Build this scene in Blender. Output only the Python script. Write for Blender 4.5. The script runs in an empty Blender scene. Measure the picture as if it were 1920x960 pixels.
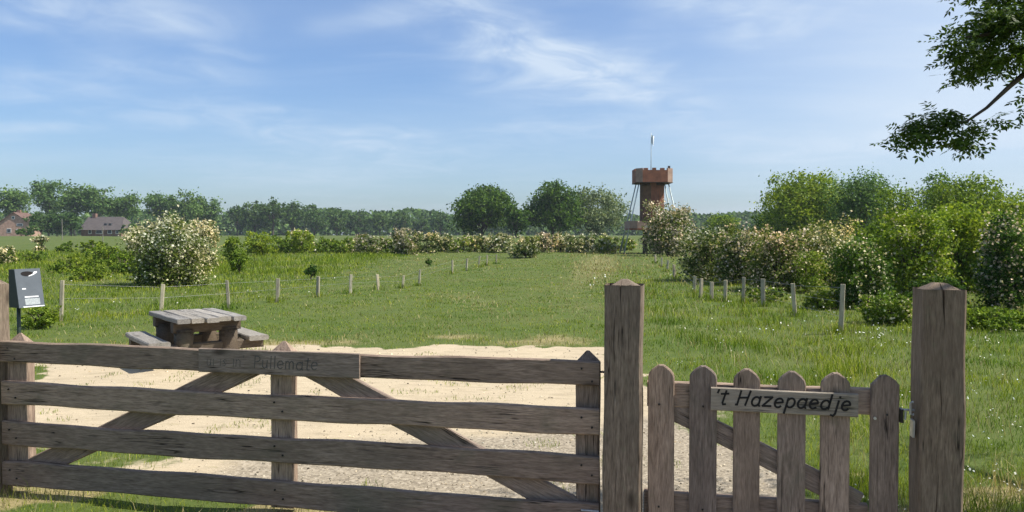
import bpy, math, random
import numpy as np
from mathutils import Vector, Matrix

rng = np.random.default_rng(7)
random.seed(7)
PI = math.pi
sc = bpy.context.scene
COL = sc.collection

# ------------------------------------------------------------------ camera
F = 1507.0                      # focal length in pixels of a 1920 wide picture
EYE = 1.6
PITCH = math.atan(40 / F)
cam_d = bpy.data.cameras.new('camera')
cam_d.sensor_width = 36
cam_d.lens = 36 * F / 1920
cam_d.clip_start = 0.05
cam_d.clip_end = 5000
cam = bpy.data.objects.new('camera', cam_d)
COL.objects.link(cam)
cam.location = (0, 0, EYE)
cam.rotation_euler = (PI / 2 - PITCH, 0, 0)
sc.camera = cam

# ------------------------------------------------------------------ light
SUN_AZ, SUN_EL = math.radians(98), math.radians(54)     # azimuth clockwise from the view direction
to_sun = Vector((math.cos(SUN_EL) * math.sin(SUN_AZ), math.cos(SUN_EL) * math.cos(SUN_AZ), math.sin(SUN_EL)))
sl = bpy.data.lights.new('sun', 'SUN')
sl.energy = 4.2
sl.angle = math.radians(0.5)
sl.color = (1.0, 0.95, 0.86)
so = bpy.data.objects.new('sun', sl)
COL.objects.link(so)
so.rotation_euler = (-to_sun).to_track_quat('-Z', 'Y').to_euler()
so.location = to_sun * 50

world = bpy.data.worlds.new('World')
sc.world = world
world.use_nodes = True


def build_sky():
    nt = world.node_tree
    N, L = nt.nodes, nt.links
    N.clear()
    out = N.new('ShaderNodeOutputWorld')
    bg = N.new('ShaderNodeBackground')
    bg.inputs['Strength'].default_value = 0.066
    L.new(bg.outputs[0], out.inputs[0])
    sky = N.new('ShaderNodeTexSky')
    sky.sky_type = 'NISHITA'
    sky.sun_disc = False
    sky.sun_elevation = SUN_EL
    sky.sun_rotation = SUN_AZ
    sky.air_density = 1.15
    sky.dust_density = 0.9
    sky.ozone_density = 4.0
    tc = N.new('ShaderNodeTexCoord')
    sep = N.new('ShaderNodeSeparateXYZ')
    L.new(tc.outputs['Generated'], sep.inputs[0])

    def m(op, a, b=None, c=None, clamp=False):
        n = N.new('ShaderNodeMath')
        n.operation = op
        n.use_clamp = clamp
        for i, v in enumerate((a, b, c)):
            if v is None:
                continue
            if isinstance(v, (int, float)):
                n.inputs[i].default_value = v
            else:
                L.new(v, n.inputs[i])
        return n.outputs[0]
    zc = m('MAXIMUM', sep.outputs[2], 0.0)
    den = m('ADD', zc, 0.10)
    px = m('DIVIDE', sep.outputs[0], den)
    py = m('DIVIDE', sep.outputs[1], den)
    comb = N.new('ShaderNodeCombineXYZ')
    L.new(px, comb.inputs[0])
    L.new(py, comb.inputs[1])

    def noise(sx, sy, rot, scale, detail, dist, off):
        mp = N.new('ShaderNodeMapping')
        mp.inputs['Rotation'].default_value = (0, 0, rot)
        mp.inputs['Scale'].default_value = (sx, sy, 1)
        mp.inputs['Location'].default_value = off
        L.new(comb.outputs[0], mp.inputs[0])
        n = N.new('ShaderNodeTexNoise')
        n.inputs['Scale'].default_value = scale
        n.inputs['Detail'].default_value = detail
        n.inputs['Roughness'].default_value = 0.58
        n.inputs['Distortion'].default_value = dist
        L.new(mp.outputs[0], n.inputs[0])
        return n.outputs[0]

    def ramp(v, a, b):
        n = N.new('ShaderNodeMapRange')
        n.interpolation_type = 'SMOOTHSTEP'
        n.inputs[1].default_value = a
        n.inputs[2].default_value = b
        L.new(v, n.inputs[0])
        return n.outputs[0]
    wisps = ramp(noise(0.22, 1.0, 0.30, 1.15, 5, 0.9, (3.1, 1.7, 0)), 0.47, 0.80)       # long cirrus streaks
    tufts = ramp(noise(0.55, 1.2, -0.25, 1.5, 5, 0.6, (0.4, 5.2, 0)), 0.52, 0.80)       # small curled cirrus
    veil = ramp(noise(0.5, 0.6, 0.1, 0.45, 3, 0.2, (7.3, 2.2, 0)), 0.35, 0.75)           # thin high veil
    fib = ramp(noise(1.5, 1.1, 0.5, 2.3, 6, 1.0, (2.7, 8.1, 0)), 0.22, 0.85)           # fibres inside a cloud

    def plane(px_, py_):
        a, b = (px_ - 960) / F, (480 - py_) / F
        d = Vector((a, math.cos(PITCH) + b * math.sin(PITCH), -math.sin(PITCH) + b * math.cos(PITCH))).normalized()
        return Vector((d.x / (d.z + 0.10), d.y / (d.z + 0.10)))

    def streak(x0, y0, x1, y1, half, amount):
        """one drawn out cirrus cloud between two directions of the sky"""
        a, b = plane(x0, y0), plane(x1, y1)
        e = (b - a)
        ln = e.length
        e = e / ln
        n = Vector((-e.y, e.x))
        mx, my = (x0 + x1) / 2, (y0 + y1) / 2
        wd = 1.35 * abs((plane(mx, my + half) - plane(mx, my - half)).dot(n)) / 2
        tt = m('ADD', m('ADD', m('MULTIPLY', px, e.x), m('MULTIPLY', py, e.y)), -a.dot(e))
        ss = m('ADD', m('ADD', m('MULTIPLY', px, n.x), m('MULTIPLY', py, n.y)), -a.dot(n))
        # let the streak wander
        ss = m('ADD', ss, m('MULTIPLY', m('SUBTRACT', wob, 0.5), wd * 3.0))
        g = m('EXPONENT', m('MULTIPLY', m('POWER', m('ABSOLUTE', m('DIVIDE', ss, wd)), 2.0), -1.0))
        ends = m('MULTIPLY', ramp(tt, -0.12 * ln, 0.25 * ln), m('SUBTRACT', 1.0, ramp(tt, 0.65 * ln, 1.15 * ln)))
        return m('MULTIPLY', m('MULTIPLY', g, ends), amount)
    wob = noise(0.6, 1.0, 0.0, 2.2, 3, 0.4, (5.5, 0.3, 0))
    tot = None
    for q in [(735, 0, 1070, 112, 34, 0.80), (960, 70, 1300, 205, 36, 0.62), (840, 160, 1240, 120, 26, 0.45), (-60, 12, 470, 42, 30, 0.62), (120, 106, 500, 145, 20, 0.45), (180, 186, 800, 292, 22, 0.50), (-60, 244, 190, 236, 8, 0.45),
              (1230, -20, 1540, 70, 46, 0.62), (360, 84, 510, 114, 7, 0.5), (-60, 150, 220, 190, 24, 0.35), (560, 60, 800, 20, 18, 0.3), (900, 250, 1400, 225, 22, 0.35), (1300, 300, 1900, 250, 26, 0.35), (300, 330, 1100, 300, 24, 0.25)]:
        b_ = streak(*q)
        tot = b_ if tot is None else m('ADD', tot, b_)
    # thin cirrostratus thickening towards the right hand sky
    right = ramp(sep.outputs[0], 0.10, 0.62)
    v = m('MULTIPLY', tot, m('ADD', m('MULTIPLY', fib, 0.85), 0.15))
    v = m('ADD', v, m('MULTIPLY', m('ADD', wisps, tufts), 0.16))
    v = m('ADD', v, m('MULTIPLY', veil, 0.24))
    v = m('ADD', v, m('MULTIPLY', m('MULTIPLY', right, m('ADD', m('MULTIPLY', veil, 0.35), 0.65)), 0.85))
    v = m('ADD', v, 0.06)
    cov = m('MINIMUM', v, 0.86)
    mix = N.new('ShaderNodeMixRGB')
    L.new(cov, mix.inputs[0])
    tint = N.new('ShaderNodeMixRGB')
    tint.blend_type = 'MULTIPLY'
    tint.inputs[0].default_value = 1.0
    tint.inputs[2].default_value = (0.86, 1.03, 1.29, 1)
    L.new(sky.outputs[0], tint.inputs[1])
    L.new(tint.outputs[0], mix.inputs[1])
    mix.inputs[2].default_value = (6.2, 7.2, 8.4, 1)
    L.new(mix.outputs[0], bg.inputs[0])


build_sky()
sc.view_settings.view_transform = 'Standard'
sc.view_settings.look = 'None'
sc.view_settings.exposure = 0.8
sc.view_settings.gamma = 1.0
sc.view_settings.use_curve_mapping = False
sc.render.engine = 'CYCLES'
sc.cycles.max_bounces = 4
sc.cycles.diffuse_bounces = 3
sc.cycles.glossy_bounces = 2
sc.cycles.use_light_tree = False
sc.cycles.transparent_max_bounces = 8
sc.cycles.volume_bounces = 0


# ------------------------------------------------------------------ helpers
def smooth(a, b, x):
    t = np.clip((x - a) / (b - a), 0, 1)
    return t * t * (3 - 2 * t)


def hgt(x, y):
    """height of the ground"""
    x = np.asarray(x, float)
    y = np.asarray(y, float)
    r = 1.15 * smooth(45, 170, y)
    b = 0.03 * np.sin(x * 0.9 + 1.3) * np.sin(y * 0.55) * smooth(7, 12, y)
    b = b + 0.05 * np.sin(x * 0.33 + y * 0.21) * smooth(12, 25, y)
    b = b + 0.012 * np.sin(x * 3.1 + y) * np.sin(y * 2.7 - x)
    b = b + 0.07 * np.exp(-(((x + 3.9) / 1.6) ** 2 + ((y - 9.9) / 1.4) ** 2))      # the table stands on a slight rise
    return r + b


def ray(px, py):
    a, b = (px - 960) / F, (480 - py) / F
    return np.array([a, math.cos(PITCH) + b * math.sin(PITCH), -math.sin(PITCH) + b * math.cos(PITCH)])


def at(px, py):
    """the ground point that shows at a pixel"""
    d = ray(px, py)
    t = 2.0
    for _ in range(4000):
        q = d * t
        if q[2] + EYE <= hgt(q[0], q[1]):
            break
        t *= 1.002
    return Vector((q[0], q[1], float(hgt(q[0], q[1]))))


def tag(o, label=None, cat=None, group=None, kind=None):
    for k, v in (('label', label), ('category', cat), ('group', group), ('kind', kind)):
        if v:
            o[k] = v
    return o


def link(name, data, parent=None, loc=None, rot=None):
    o = bpy.data.objects.new(name, data)
    COL.objects.link(o)
    if parent is not None:
        o.parent = parent
    if loc is not None:
        o.location = loc
    if rot is not None:
        o.rotation_euler = rot
    return o


def empty(name, loc, rz=0.0):
    o = link(name, None, None, loc, (0, 0, rz))
    o.empty_display_size = 0.2
    return o


def mesh_np(name, v, f, mats, smooth_sh=False, midx=None):
    """v: n x 3 array, f: list of index arrays (k x 3 or k x 4)"""
    me = bpy.data.meshes.new(name)
    if not isinstance(f, list):
        f = [f]
    f = [np.asarray(a, np.int32) for a in f if len(a)]
    me.vertices.add(len(v))
    me.vertices.foreach_set('co', np.asarray(v, np.float32).ravel())
    nl = sum(a.size for a in f)
    me.loops.add(nl)
    me.loops.foreach_set('vertex_index', np.concatenate([a.ravel() for a in f]))
    npoly = sum(len(a) for a in f)
    me.polygons.add(npoly)
    tot = np.concatenate([np.full(len(a), a.shape[1], np.int32) for a in f])
    st = np.concatenate([[0], np.cumsum(tot)[:-1]]).astype(np.int32)
    me.polygons.foreach_set('loop_start', st)
    me.polygons.foreach_set('loop_total', tot)
    if midx is not None:
        me.polygons.foreach_set('material_index', np.asarray(midx, np.int32))
    me.polygons.foreach_set('use_smooth', np.full(npoly, smooth_sh))
    for m_ in (mats if isinstance(mats, (list, tuple)) else [mats]):
        me.materials.append(m_)
    me.update(calc_edges=True)
    me.validate()
    return me


class MB:
    """collects shapes for one mesh"""
    def __init__(self):
        self.v, self.f = [], []

    def add(self, v, f):
        o = len(self.v)
        self.v += [tuple(p) for p in v]
        self.f += [tuple(i + o for i in q) for q in f]
        return self

    def box(self, x0, x1, y0, y1, z0, z1, b=0.0):
        if b <= 0:
            v = [(x, y, z) for z in (z0, z1) for y in (y0, y1) for x in (x0, x1)]
            return self.add(v, [(0, 2, 3, 1), (4, 5, 7, 6), (0, 1, 5, 4), (2, 6, 7, 3), (0, 4, 6, 2), (1, 3, 7, 5)])
        pr = [(x0 + b, y0), (x1 - b, y0), (x1, y0 + b), (x1, y1 - b), (x1 - b, y1), (x0 + b, y1), (x0, y1 - b), (x0, y0 + b)]
        return self.prism(pr, z0, z1)

    def prism(self, pr, z0, z1, cap=True):
        n = len(pr)
        v = [(x, y, z0) for x, y in pr] + [(x, y, z1) for x, y in pr]
        f = [(i, (i + 1) % n, n + (i + 1) % n, n + i) for i in range(n)]
        if cap:
            f += [tuple(range(n - 1, -1, -1)), tuple(range(n, 2 * n))]
        return self.add(v, f)

    def tube(self, pts, rad, n=6):
        pts = [Vector(p) for p in pts]
        v, f = [], []
        for i, p in enumerate(pts):
            d = (pts[min(i + 1, len(pts) - 1)] - pts[max(i - 1, 0)]).normalized()
            a = d.cross(Vector((0.31, 0.77, 0.12) if abs(d.z) > 0.8 else (0, 0, 1))).normalized()
            b = d.cross(a)
            r = rad[i] if isinstance(rad, (list, tuple)) else rad
            for k in range(n):
                t = 2 * PI * k / n
                v.append(p + a * (math.cos(t) * r) + b * (math.sin(t) * r))
        for i in range(len(pts) - 1):
            for k in range(n):
                f.append((i * n + k, i * n + (k + 1) % n, (i + 1) * n + (k + 1) % n, (i + 1) * n + k))
        f += [tuple(range(n - 1, -1, -1)), tuple((len(pts) - 1) * n + k for k in range(n))]
        return self.add(v, f)

    def build(self, name, mat, parent=None, loc=None, rot=None, sm=False):
        me = bpy.data.meshes.new(name)
        me.from_pydata(self.v, [], self.f)
        for p in me.polygons:
            p.use_smooth = sm
        me.materials.append(mat)
        return link(name, me, parent, loc, rot)


# ------------------------------------------------------------------ materials
def new_mat(name):
    m_ = bpy.data.materials.new(name)
    m_.use_nodes = True
    nt = m_.node_tree
    nt.nodes.clear()
    out = nt.nodes.new('ShaderNodeOutputMaterial')
    return m_, nt, out


def nd(nt, t, **kw):
    n = nt.nodes.new(t)
    for k, v in kw.items():
        if k in n.inputs:
            n.inputs[k].default_value = v
        else:
            setattr(n, k, v)
    return n


def rampn(nt, stops, src):
    r = nt.nodes.new('ShaderNodeValToRGB')
    el = r.color_ramp.elements
    while len(el) < len(stops):
        el.new(0.5)
    for e, (p, c) in zip(el, stops):
        e.position = p
        e.color = (*c, 1)
    nt.links.new(src, r.inputs[0])
    return r.outputs[0]


def mixc(nt, fac, a, b, mode='MIX'):
    n = nt.nodes.new('ShaderNodeMixRGB')
    n.blend_type = mode
    for i, v in enumerate((fac, a, b)):
        if isinstance(v, (int, float)):
            n.inputs[i].default_value = v
        elif isinstance(v, tuple):
            n.inputs[i].default_value = (*v, 1)
        else:
            nt.links.new(v, n.inputs[i])
    return n.outputs[0]


def plain(name, col, rough=0.7, metal=0.0, var=0.15, scale=12.0, bump=0.0):
    m_, nt, out = new_mat(name)
    p = nd(nt, 'ShaderNodeBsdfPrincipled', Roughness=rough, Metallic=metal)
    tc = nd(nt, 'ShaderNodeTexCoord')
    nz = nd(nt, 'ShaderNodeTexNoise', Scale=scale, Detail=6.0)
    nt.links.new(tc.outputs['Object'], nz.inputs[0])
    lo = tuple(c * (1 - var) for c in col)
    hi = tuple(min(1, c * (1 + var)) for c in col)
    c = rampn(nt, [(0.3, lo), (0.7, hi)], nz.outputs[0])
    nt.links.new(c, p.inputs['Base Color'])
    if bump:
        b = nd(nt, 'ShaderNodeBump', Strength=bump, Distance=0.01)
        nt.links.new(nz.outputs[0], b.inputs['Height'])
        nt.links.new(b.outputs[0], p.inputs['Normal'])
    nt.links.new(p.outputs[0], out.inputs[0])
    return m_


def wood(name, dark, mid, light, lichen=(0.16, 0.17, 0.10), lich=0.25):
    """weathered timber; the grain runs along the piece's own X axis"""
    m_, nt, out = new_mat(name)
    L = nt.links
    p = nd(nt, 'ShaderNodeBsdfPrincipled', Roughness=0.82)
    p.inputs['Specular IOR Level'].default_value = 0.25
    tc = nd(nt, 'ShaderNodeTexCoord')
    oi = nd(nt, 'ShaderNodeObjectInfo')
    off = nd(nt, 'ShaderNodeVectorMath', operation='SCALE')
    off.inputs['Scale'].default_value = 37.0
    cb = nd(nt, 'ShaderNodeCombineXYZ')
    for i in range(3):
        L.new(oi.outputs['Random'], cb.inputs[i])
    L.new(cb.outputs[0], off.inputs[0])
    add = nd(nt, 'ShaderNodeVectorMath', operation='ADD')
    L.new(tc.outputs['Object'], add.inputs[0])
    L.new(off.outputs[0], add.inputs[1])

    def nz(sx, syz, scale, det, dist=0.0, rough=0.6):
        mp = nd(nt, 'ShaderNodeMapping')
        mp.inputs['Scale'].default_value = (sx, syz, syz)
        L.new(add.outputs[0], mp.inputs[0])
        n = nd(nt, 'ShaderNodeTexNoise', Scale=scale, Detail=det, Distortion=dist, Roughness=rough)
        L.new(mp.outputs[0], n.inputs[0])
        return n.outputs[0]
    grain = nz(0.10, 1.0, 60.0, 6, 0.4)
    fine = nz(0.10, 1.0, 190.0, 5)
    blot = nz(0.5, 1.0, 5.0, 6, 0.6)
    spot = nz(0.6, 1.0, 26.0, 5)
    c = rampn(nt, [(0.28, dark), (0.5, mid), (0.74, light)], grain)
    c = mixc(nt, 0.45, c, rampn(nt, [(0.35, dark), (0.65, light)], fine))
    c = mixc(nt, rampn(nt, [(0.35, (0, 0, 0)), (0.7, (0.55, 0.55, 0.55))], blot), c, tuple(x * 0.62 for x in mid))
    lf = rampn(nt, [(0.60, (0, 0, 0)), (0.75, (lich, lich, lich))], spot)
    c = mixc(nt, lf, c, lichen)
    # drying cracks: thin dark lines along the grain
    crk = nz(0.035, 1.0, 34.0, 3, 0.15, 0.5)
    cm = rampn(nt, [(0.478, (0, 0, 0)), (0.495, (1, 1, 1)), (0.505, (1, 1, 1)), (0.522, (0, 0, 0))], crk)
    gate = rampn(nt, [(0.50, (0, 0, 0)), (0.64, (1, 1, 1))], nz(0.3, 1.0, 9.0, 3))
    ck = mixc(nt, 1.0, cm, gate, 'MULTIPLY')
    c = mixc(nt, ck, c, tuple(x * 0.22 for x in dark))
    # per piece tone
    tone = rampn(nt, [(0, (0.74, 0.75, 0.78)), (0.35, (1.0, 0.96, 0.90)), (0.65, (0.92, 0.94, 0.96)), (1, (1.28, 1.22, 1.14))], oi.outputs['Random'])
    c = mixc(nt, 1.0, c, tone, 'MULTIPLY')
    mpk = nd(nt, 'ShaderNodeMapping')
    mpk.inputs['Scale'].default_value = (2.2, 5.0, 5.0)
    L.new(add.outputs[0], mpk.inputs[0])
    vk = nd(nt, 'ShaderNodeTexVoronoi', Scale=1.0)
    L.new(mpk.outputs[0], vk.inputs[0])
    kn = rampn(nt, [(0.07, (0.85, 0.85, 0.85)), (0.16, (0, 0, 0))], vk.outputs['Distance'])
    c = mixc(nt, kn, c, tuple(x * 0.5 for x in dark))
    st_ = rampn(nt, [(0.55, (0, 0, 0)), (0.78, (0.5, 0.5, 0.5))], nz(0.8, 1.0, 3.2, 5, 0.8))
    c = mixc(nt, st_, c, (0.095, 0.098, 0.062))
    L.new(c, p.inputs['Base Color'])
    hsum = mixc(nt, 0.5, grain, fine)
    hs = mixc(nt, ck, hsum, (0, 0, 0))
    b = nd(nt, 'ShaderNodeBump', Strength=0.75, Distance=0.006)
    L.new(hs, b.inputs['Height'])
    L.new(b.outputs[0], p.inputs['Normal'])
    L.new(p.outputs[0], out.inputs[0])
    return m_


def leaf_mat(name, cols, trans=0.36, rough=0.50, spec=0.16, nscale=0.9, lo=(0.72, 0.82, 0.9), hi=(1.28, 1.15, 0.95)):
    """cols: three tones picked leaf by leaf"""
    m_, nt, out = new_mat(name)
    L = nt.links
    g = nd(nt, 'ShaderNodeNewGeometry')
    oi = nd(nt, 'ShaderNodeObjectInfo')
    c = rampn(nt, [(0.0, tuple(v * 0.7 for v in cols[0])), (0.5, cols[1]), (0.85, cols[2]), (1.0, tuple(v * 1.35 for v in cols[2]))], g.outputs['Random Per Island'])
    # clumps: some boughs yellower, some bluer
    nz = nd(nt, 'ShaderNodeTexNoise', Scale=nscale, Detail=4.0)
    L.new(g.outputs['Position'], nz.inputs[0])
    t = rampn(nt, [(0.32, lo), (0.68, hi)], nz.outputs[0])
    c = mixc(nt, 1.0, c, t, 'MULTIPLY')
    t2 = rampn(nt, [(0, (0.86, 0.9, 0.95)), (1, (1.15, 1.08, 1.0))], oi.outputs['Random'])
    c = mixc(nt, 1.0, c, t2, 'MULTIPLY')
    p = nd(nt, 'ShaderNodeBsdfPrincipled', Roughness=rough)
    p.inputs['Specular IOR Level'].default_value = spec
    L.new(c, p.inputs['Base Color'])
    tr = nd(nt, 'ShaderNodeBsdfTranslucent')
    L.new(mixc(nt, 1.0, c, (1.25, 1.25, 0.7), 'MULTIPLY'), tr.inputs[0])
    mx = nd(nt, 'ShaderNodeMixShader')
    mx.inputs[0].default_value = trans
    L.new(p.outputs[0], mx.inputs[1])
    L.new(tr.outputs[0], mx.inputs[2])
    L.new(mx.outputs[0], out.inputs[0])
    return m_


def ground_mat():
    m_, nt, out = new_mat('meadow_ground')
    L = nt.links
    g = nd(nt, 'ShaderNodeNewGeometry')

    def attr(n):
        a = nd(nt, 'ShaderNodeAttribute')
        a.attribute_name = n
        return a.outputs['Fac']

    def nz(scale, det, rough=0.6, stretch=None):
        n = nd(nt, 'ShaderNodeTexNoise', Scale=scale, Detail=det, Roughness=rough)
        if stretch:
            mp = nd(nt, 'ShaderNodeMapping')
            mp.inputs['Scale'].default_value = stretch
            L.new(g.outputs['Position'], mp.inputs[0])
            L.new(mp.outputs[0], n.inputs[0])
        else:
            L.new(g.outputs['Position'], n.inputs[0])
        return n.outputs[0]
    n_fine, n_mid, n_big = nz(38, 6, 0.75), nz(3.0, 8, 0.7), nz(0.32, 6, 0.65)
    grass = rampn(nt, [(0.25, (0.035, 0.058, 0.012)), (0.5, (0.068, 0.10, 0.022)), (0.78, (0.14, 0.16, 0.045))], n_fine)
    grass = mixc(nt, 0.55, grass, rampn(nt, [(0.3, (0.045, 0.085, 0.016)), (0.7, (0.12, 0.14, 0.04))], n_mid))
    grass = mixc(nt, rampn(nt, [(0.42, (0, 0, 0)), (0.68, (0.55, 0.55, 0.55))], n_big), grass, (0.125, 0.13, 0.046))
    dryc = rampn(nt, [(0.3, (0.16, 0.14, 0.06)), (0.7, (0.36, 0.29, 0.15))], n_fine)

    def edge(a, lo, hi, amt):
        # break the edge of a zone with noise
        ad = nd(nt, 'ShaderNodeMath', operation='MULTIPLY_ADD')
        L.new(n_mid, ad.inputs[0])
        ad.inputs[1].default_value = amt
        L.new(a, ad.inputs[2])
        mr = nd(nt, 'ShaderNodeMapRange', interpolation_type='SMOOTHSTEP')
        mr.inputs[1].default_value = lo + amt * 0.5
        mr.inputs[2].default_value = hi + amt * 0.5
        L.new(ad.outputs[0], mr.inputs[0])
        return mr.outputs[0]
    c = mixc(nt, edge(attr('dry'), 0.25, 0.95, 0.9), grass, dryc)
    # sand and shell grit
    vor = nd(nt, 'ShaderNodeTexVoronoi', Scale=55.0)
    L.new(g.outputs['Position'], vor.inputs[0])
    n_grit = nz(110, 4, 0.8)
    sand = rampn(nt, [(0.25, (0.26, 0.20, 0.12)), (0.5, (0.44, 0.36, 0.245)), (0.8, (0.54, 0.455, 0.33))], n_grit)
    sand = mixc(nt, rampn(nt, [(0.35, (0, 0, 0)), (0.7, (0.5, 0.5, 0.5))], nz(1.3, 6, 0.6)), sand, (0.49, 0.405, 0.28))
    sand = mixc(nt, rampn(nt, [(0.48, (0, 0, 0)), (0.66, (0.7, 0.7, 0.7))], nz(4.5, 7, 0.7, (0.6, 1.6, 1))), sand, (0.30, 0.245, 0.165))
    sand = mixc(nt, rampn(nt, [(0.62, (0, 0, 0)), (0.70, (0.8, 0.8, 0.8))], nz(24, 5, 0.7)), sand, (0.24, 0.20, 0.13))
    weeds = nd(nt, 'ShaderNodeMapRange')
    L.new(nz(7.5, 6, 0.7, (0.7, 1.3, 1)), weeds.inputs[0])
    weeds.inputs[1].default_value = 0.60
    weeds.inputs[2].default_value = 0.70
    sand = mixc(nt, mixc(nt, 0.75, (0, 0, 0), weeds.outputs[0]), sand, (0.27, 0.23, 0.11))
    gv = rampn(nt, [(0.0, (0.09, 0.072, 0.050)), (0.35, (0.23, 0.19, 0.135)), (0.7, (0.37, 0.31, 0.225)), (1.0, (0.54, 0.465, 0.36))], vor.outputs['Color'])
    gv = mixc(nt, 0.4, gv, rampn(nt, [(0.3, (0.14, 0.118, 0.088)), (0.7, (0.42, 0.36, 0.27))], n_grit))
    sand = mixc(nt, edge(attr('gravel'), 0.3, 0.7, 0.7), sand, gv)
    sm_ = edge(attr('sand'), 0.38, 0.62, 1.1)
    c = mixc(nt, sm_, c, sand)
    p = nd(nt, 'ShaderNodeBsdfPrincipled', Roughness=0.95)
    p.inputs['Specular IOR Level'].default_value = 0.1
    L.new(c, p.inputs['Base Color'])
    b = nd(nt, 'ShaderNodeBump', Strength=0.6, Distance=0.02)
    L.new(mixc(nt, 0.5, n_fine, n_mid), b.inputs['Height'])
    L.new(b.outputs[0], p.inputs['Normal'])
    L.new(p.outputs[0], out.inputs[0])
    return m_


M = {}
M['gate'] = wood('weathered_gate_oak', (0.110, 0.077, 0.058), (0.253, 0.189, 0.146), (0.467, 0.359, 0.286))
M['post'] = wood('weathered_post_oak', (0.078, 0.055, 0.037), (0.192, 0.143, 0.103), (0.372, 0.288, 0.212), lich=0.35)
M['board'] = wood('pale_sign_oak', (0.196, 0.160, 0.122), (0.322, 0.270, 0.214), (0.460, 0.396, 0.316), lich=0.1)
M['table'] = wood('silvered_table_wood', (0.164, 0.143, 0.120), (0.279, 0.260, 0.237), (0.426, 0.412, 0.378), lich=0.15)
M['tleg'] = wood('brown_table_wood', (0.060, 0.045, 0.031), (0.114, 0.087, 0.062), (0.180, 0.144, 0.108), lich=0.2)
M['stake'] = wood('pale_chestnut_stake', (0.312, 0.271, 0.184), (0.476, 0.426, 0.312), (0.590, 0.541, 0.416), lich=0.15)
M['carve'] = plain('carved_letter', (0.012, 0.010, 0.008), 0.9, var=0.3)
M['worn'] = plain('worn_letter', (0.095, 0.083, 0.072), 0.9, var=0.3, scale=90)
M['steel'] = plain('galvanised_steel', (0.48, 0.47, 0.45), 0.45, 0.7, 0.2, 40)
M['iron'] = plain('dark_iron', (0.03, 0.027, 0.025), 0.55, 0.6, 0.4, 60)
M['bin'] = plain('grey_painted_metal', (0.125, 0.14, 0.155), 0.38, 0.3, 0.10, 9)
M['binshade'] = plain('shaded_bin_side', (0.012, 0.016, 0.014), 0.5, 0.0, 0.2, 9)  # near black: shade on the grey bin's sides put into the colour
M['hole'] = plain('dark_opening', (0.008, 0.005, 0.005), 0.9)
M['white'] = plain('white_label_and_glint', (0.78, 0.79, 0.80), 0.5, var=0.05)
M['labelgrey'] = plain('grey_label', (0.34, 0.37, 0.38), 0.6, var=0.25, scale=60)
M['binpost'] = plain('green_painted_post', (0.035, 0.055, 0.045), 0.5, 0.2)
M['corten'] = plain('red_tower_cladding', (0.22, 0.085, 0.045), 0.8, var=0.28, scale=3.0)
M['cortenpale'] = plain('sunlit_cladding', (0.30, 0.20, 0.15), 0.85, var=0.2, scale=3.0)  # paler copy of the cladding, sunlight on it put into the colour
M['brownwood'] = plain('brown_boards_and_shaded_cladding', (0.15, 0.085, 0.05), 0.85, var=0.3, scale=4.0)
M['tdark'] = plain('dark_tower_timber', (0.05, 0.032, 0.022), 0.85, var=0.3, scale=4.0)
M['palesteel'] = plain('pale_tower_steel', (0.40, 0.45, 0.43), 0.5, 0.2, 0.08, 5)
M['flag'] = plain('white_flag_cloth', (0.82, 0.83, 0.85), 0.8, var=0.04)
M['brickpink'] = plain('pinkish_brick', (0.40, 0.25, 0.19), 0.9, var=0.25, scale=1.5)
M['brickdark'] = plain('brown_brick', (0.20, 0.115, 0.085), 0.9, var=0.25, scale=1.5)
M['tiles'] = plain('dark_roof_tiles', (0.080, 0.066, 0.060), 0.8, var=0.2, scale=1.2)
M['tilesred'] = plain('red_brown_tiles', (0.13, 0.075, 0.058), 0.85, var=0.2, scale=1.2)
M['pane'] = plain('window_glass', (0.05, 0.06, 0.07), 0.12, var=0.1)
M['framew'] = plain('white_frame', (0.8, 0.8, 0.78), 0.5, var=0.03)
M['bark'] = plain('grey_brown_bark', (0.085, 0.066, 0.048), 0.95, var=0.45, scale=9.0, bump=0.6)
M['barkgrey'] = plain('pale_grey_bark', (0.20, 0.185, 0.155), 0.9, var=0.35, scale=6.0)
M['wire'] = plain('fence_wire', (0.30, 0.30, 0.29), 0.5, 0.6)

LF = {}
LF['poplar'] = leaf_mat('poplar_leaves', [(0.062, 0.127, 0.032), (0.109, 0.200, 0.055), (0.173, 0.275, 0.085)])
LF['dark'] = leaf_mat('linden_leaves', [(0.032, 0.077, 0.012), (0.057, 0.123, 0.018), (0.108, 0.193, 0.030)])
LF['willow'] = leaf_mat('willow_leaves', [(0.090, 0.144, 0.055), (0.150, 0.206, 0.094), (0.264, 0.312, 0.176)])
LF['bright'] = leaf_mat('bright_green_leaves', [(0.104, 0.179, 0.014), (0.183, 0.278, 0.024), (0.297, 0.367, 0.048)], 0.38)
LF['mid'] = leaf_mat('green_leaves', [(0.078, 0.140, 0.014), (0.140, 0.225, 0.024), (0.243, 0.325, 0.043)])
LF['haw'] = leaf_mat('hawthorn_leaves', [(0.062, 0.103, 0.018), (0.108, 0.159, 0.031), (0.185, 0.227, 0.058)])
LF['ash'] = leaf_mat('ash_leaflets', [(0.035, 0.072, 0.009), (0.058, 0.109, 0.014), (0.095, 0.151, 0.024)], 0.45)
LF['far'] = leaf_mat('distant_leaves', [(0.044, 0.095, 0.024), (0.073, 0.142, 0.036), (0.112, 0.189, 0.051)])
LF['bloom'] = leaf_mat('cream_blossom', [(0.413, 0.388, 0.224), (0.591, 0.542, 0.353), (0.749, 0.698, 0.521)], 0.25, 0.7, 0.1)
LF['pinkbloom'] = leaf_mat('fading_pinkish_blossom', [(0.360, 0.305, 0.205), (0.529, 0.446, 0.340), (0.742, 0.640, 0.535)], 0.25, 0.7, 0.1)
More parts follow.
